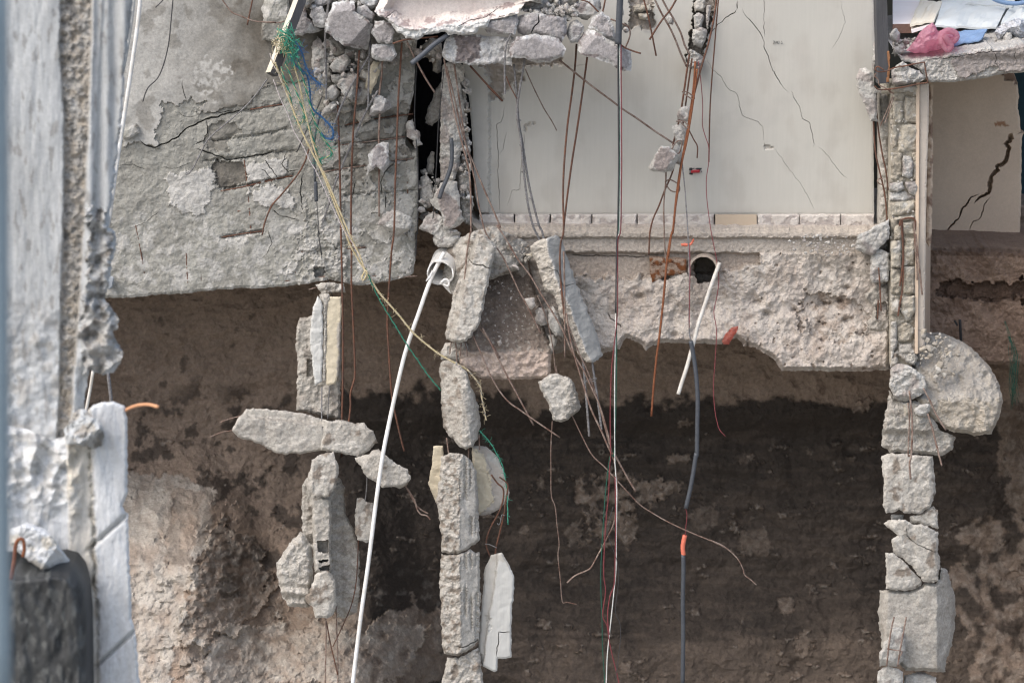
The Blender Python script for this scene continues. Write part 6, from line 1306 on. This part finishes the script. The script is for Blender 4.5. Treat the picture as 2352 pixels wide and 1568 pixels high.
for i in range(7):      # turns round the beam
    c = np.array([270+i*6-rg.uniform(0, 26), 290+i*22.0]); q = []
    for k in range(15):
        w = 6.283*k/14; q.append(at(*L('Q:%.1f,%.1f' % (c[0]+math.cos(w)*62, c[1]+math.cos(w)*28+rg.randn()*3))[0], -.68+.11*math.sin(w)))
    V, Fc = tube_geo(spline(q, 3), .0075, 5); build('rope_turn', V, Fc, GRNR if i % 3 != 1 else TAN, tang, smooth=True)
rg = np.random.RandomState(8)
net = empty('net_scrap', at(*L('B4:2145,950')[0], .5), 'thin green net scrap hanging at the right edge', 'net')
ps = []
for i in range(16):
    q = np.array(L('B4:%d,%d %d,%d %d,%d %d,%d %d,%d' % (2078+rg.randn()*3, 655, 2110+rg.randn()*8, 760, 2150+rg.randn()*14, 880, 2140+rg.randn()*18, 1040+rg.randn()*20, 2135+rg.randn()*16, 1150+rg.uniform(0, 110))))
    if i > 2: q = q[2-(i % 2):]
    ps.append(spline(at(q[:, 0], q[:, 1], .9-np.linspace(0, .15, len(q))), 5))
tubes('net_thread', ps, .0024, GRNW, parent=net, sides=3, kind='stuff')
tube('dark_rod', L('B4:1772,645 1776,720 1780,795'), .95, r=.014, m=BLACKP, label='short black rod sticking in the brown soil at the right', cat='rod')
tube('dark_rod', L('B4:1735,650 1755,685'), .95, r=.010, m=BLACKP, label='small black stub left of the short black rod', cat='rod')

# ---- things on the slab at top right
def bag_h(x, y, d):
    return .14*sst(0, 34, d)+.05*ridge(x+y*.6, y*1.3, 30, 4, 2)+.02*ridge(x, y, 12, 3, 4), 0*x, 0*x
bagm = solid('plastic_bag', L('R:452,640 520,560 600,450 660,370 760,300 790,290 830,340 850,390 900,380 955,385 1010,380 1060,410 1098,455 1060,510 1030,530 1025,590 970,632 930,590 850,630 700,665 560,665'), -.2, .3, 2.6, 1.4, hfun=bag_h, edge=.05, epx=8, m=PINK, smooth=True, label='crumpled pink plastic bag with tied handles on the floor slab', cat='bag')
tube('handle', L('R:905,560 900,470 930,405 1000,388 1072,420 1085,470 1045,515 985,500 930,470'), -.42, -.36, r=.03, m=PINK, parent=bagm, sides=8)
tube('handle', L('R:930,440 980,520 1020,570 985,625 940,600 900,540'), -.44, -.42, r=.028, m=PINK, parent=bagm, sides=8)
solid('plastic_rag', L('B4:150,790 175,740 215,700 258,685 255,720 225,770 195,815 160,815'), -.25, .04, 2.4, 1.2, hfun=lambda x, y, d: (.03*ridge(x, y*1.5, 14, 3, 1)+.02*sst(0, 8, d), 0*x, 0*x), edge=.01, m=SALMON, smooth=True, label='salmon coloured film scrap clinging to the soil edge', cat='scrap')
def topz(px, py, Y): return (px, py, Y)
plate('blue_sheet', [topz(*L('R:960,586')[0], -.0), topz(*L('R:1400,492')[0], -.04), topz(*L('R:1470,366')[0], .26), topz(*L('R:1000,400')[0], .36)], .012, BLUES, nu=10, nv=5, wave=.02, smooth=False, label='bent blue metal sheet lying beside the pink bag', cat='sheet')
plate('white_board', [topz(*L('R:285,305')[0], .62), topz(*L('R:600,300')[0], .62), topz(*L('R:640,-60')[0], 2.0), topz(*L('R:285,-60')[0], 2.0)], .09, SHEETW, edge_m=BROWNB, label='thick white board with a brown edge at the left of the pile on the slab', cat='board')
plate('beige_board', [topz(*L('R:500,318')[0], .5), topz(*L('R:800,250')[0], .5), topz(*L('R:905,30')[0], 1.5), topz(*L('R:625,-10')[0], 1.6)], .018, SHEETB, nu=8, nv=6, wave=.02, label='warped beige board leaning on the white board', cat='board')
plate('beige_board', [topz(*L('R:515,380')[0], .45), topz(*L('R:770,300')[0], .5), topz(*L('R:790,262')[0], .7), topz(*L('R:520,335')[0], .7)], .03, SHEETW, label='narrow white strip under the warped beige board', cat='board')
plate('grey_board', [topz(*L('R:815,310')[0], .45), topz(*L('R:1585,352')[0], .5), topz(*L('R:1705,95')[0], 1.45), topz(*L('R:905,30')[0], 1.45)], .02, SHEET, nu=12, nv=6, wave=.03, label='large pale grey sheet bent across the middle of the pile', cat='board')
plate('grey_board', [topz(*L('R:905,40')[0], 1.5), topz(*L('R:1790,80')[0], 1.5), topz(*L('R:1840,-60')[0], 2.2), topz(*L('R:870,-70')[0], 2.2)], .02, SHEET, nu=10, nv=4, wave=.04, label='upper pale sheet behind the large bent one at the top edge', cat='board')
plate('grey_board', [topz(*L('R:1640,300')[0], .7), topz(*L('R:2000,260')[0], .7), topz(*L('R:2000,20')[0], 1.7), topz(*L('R:1780,70')[0], 1.7)], .02, SHEET, nu=6, nv=5, wave=.04, label='pale sheet at the far right edge of the pile', cat='board')
tube('hose', L('R:1500,-40 1600,10 1720,40 1850,45 1960,25'), 1.3, r=.022, m=BLUES, sides=8, label='blue grey hose lying on the pale sheets at the top right', cat='hose')
solid('cloth_rag', L('R:1565,400 1600,340 1700,290 1780,250 1860,230 1960,260 1990,440 1900,480 1860,470 1800,440 1740,420 1690,460 1640,520 1590,480'), .15, .3, 2.6, 1.6, hfun=lambda x, y, d: (.1*sst(0, 24, d)+.05*ridge(x, y*1.2, 22, 3, 1), 0*x, 0*x), edge=.04, m=RAG, label='crumpled white cloth over stones at the right edge of the slab', cat='cloth')
GS = 'loose stones on the floor slab'
for i, (s, lab) in enumerate((('R:1670,470 1710,410 1760,408 1795,460 1780,510 1720,540 1668,530', 'biggest pale stone under the white cloth'), ('R:1800,490 1850,475 1855,515 1810,525', 'small stone right of the biggest pale one'), ('R:1880,500 1932,470 1950,540 1890,545', 'stone at the right edge of the slab'),
        ('R:275,680 300,600 380,560 440,640 430,665 340,690', 'brownish stone between the post and the pink bag'), ('R:400,520 440,480 500,500 480,560 430,570', 'small stone left of the pink bag'), ('R:520,500 560,460 590,470 560,530', 'little stone at the left side of the pink bag'),
        ('R:245,420 330,350 375,420 380,520 300,540 260,500', 'pale rough stone behind the timber post'), ('R:380,560 420,540 450,600 400,620', 'chip among the stones by the post'))):
    rub(lab, L(s), -.12+.04*(i % 3) if i > 2 else .05, .15, m=CONC, group=GS, name='stone', facets=5, step=2.6)
rub('pale broken slab end left of the timber post', L('R:30,700 60,460 110,370 140,500 120,760 60,780 40,900 20,800'), -.2, .25, m=CONC, group=GS, name='stone', facets=5)
rub('jagged white lump behind the rusty loops', L('R:260,880 330,830 400,770 460,800 520,860 620,900 690,985 680,1010 560,1040 380,1070 280,1060'), -.36, .25, m=CONC, group=GS, name='stone', facets=4, rough=.03)
rub('crumbled lump under the lower rusty loop', L('R:260,1120 380,1080 560,1060 600,1090 560,1150 440,1150 320,1170 290,1200'), -.2, .25, m=BLOCK, group=GS, name='stone', facets=5)
rub('small lumps left of the slab end at the post foot', L('R:130,1040 250,1020 270,1060 260,1180 140,1170'), -.12, .2, m=BLOCK, group=GS, name='stone', facets=4)
# ---- crumbs nobody would count
rg = np.random.RandomState(11)
def scatter(name, poly, n, Yf, r0, r1, m, up=0.0, **k):
    P = np.array(poly); x0, y0 = P.min(0); x1, y1 = P.max(0); pts = []; R = []
    while len(pts) < n:
        x, y = rg.uniform(x0, x1), rg.uniform(y0, y1)
        if inside(poly, np.array([x]), np.array([y]))[0]:
            pts.append(at(x, y, Yf(x, y))); R.append(r0*(r1/r0)**(rg.rand()**2))
    return pebbles(name, pts, R, m, rg.randint(999), **k)
scatter('rubble_crumbs', L('A2:540,300 720,350 840,330 1000,380 1040,260 1280,262 1300,420 1180,420 1000,440 760,520 700,700 600,760 480,700 470,420'), 90, lambda x, y: rg.uniform(-.35, 0), .015, .06, CONC, label='small crumbs of concrete caught under the top slab', cat='rubble')
scatter('rubble_crumbs', L('A3:310,70 560,50 690,60 680,130 620,150 560,100 400,90'), 70, lambda x, y: rg.uniform(-.66, -.5), .012, .045, CONC, label='small pale crumbs lying on the top slab edge', cat='rubble')
scatter('rubble_crumbs', L('B4:600,90 760,60 900,70 1060,90 1060,180 900,210 760,200 600,190'), 150, lambda x, y: -.12, .006, .028, CONC, label='grey crumbs spilled on the floor edge left of the block column', cat='rubble')
scatter('rubble_crumbs', L('B4:1520,720 1680,740 1760,900 1720,1060 1560,1040 1500,940'), 90, lambda x, y: -.36+.1*(y > 900)*0, .01, .05, MOUND, label='crumbs and chips on the rubble mound', cat='rubble')
scatter('rubble_crumbs', L('A2:1150,1160 1290,1200 1300,1480 1180,1490 1150,1420'), 40, lambda x, y: rg.uniform(.0, .25), .015, .05, CONC, label='crumbs in the bottom of the dark gap', cat='rubble')
scatter('rubble_crumbs', L('R:280,540 480,470 560,520 440,650 300,690'), 60, lambda x, y: rg.uniform(-.1, .2), .008, .035, CONC, label='crumbs between the timber post and the pink bag', cat='rubble')
scatter('rubble_crumbs', L('R:1050,600 1560,400 1900,560 1500,585 1100,650'), 80, lambda x, y: rg.uniform(.0, .1), .004, .014, CONC, label='fine crumbs on the dusty top of the floor slab', cat='rubble')
scatter('rubble_crumbs', L('V:560,200 720,240 1000,260 1000,420 880,400 700,300'), 90, lambda x, y: -.2, .006, .03, CONC2, label='crumbs on the floor edge above the dust slope', cat='rubble')
scatter('rubble_crumbs', L('V:640,600 900,500 1000,900 860,1150 560,1000'), 60, lambda x, y: -.34+.0*y, .005, .016, MORTAR, label='white crumbs on the grey dust slope', cat='rubble')
scatter('rubble_crumbs', L('A2:1430,480 1480,560 1500,1100 1520,1500 1450,1530 1420,1200 1440,900'), 80, lambda x, y: rg.uniform(-.1, .1), .012, .045, CONC, label='crumbs packed beside the broken column', cat='rubble')
scatter('rubble_crumbs', L('A3:1440,380 1560,400 1550,470 1460,460'), 24, lambda x, y: rg.uniform(.05, .2), .01, .03, CONC, label='crumbs at the foot of the wall chase', cat='rubble')
scatter('rubble_crumbs', L('A4:1290,600 1490,600', 'B4:1470,900 1300,900'), 220, lambda x, y: rg.uniform(-.2, -.12), .006, .024, CONC2, label='grit between the hollow blocks of the right column', cat='rubble')
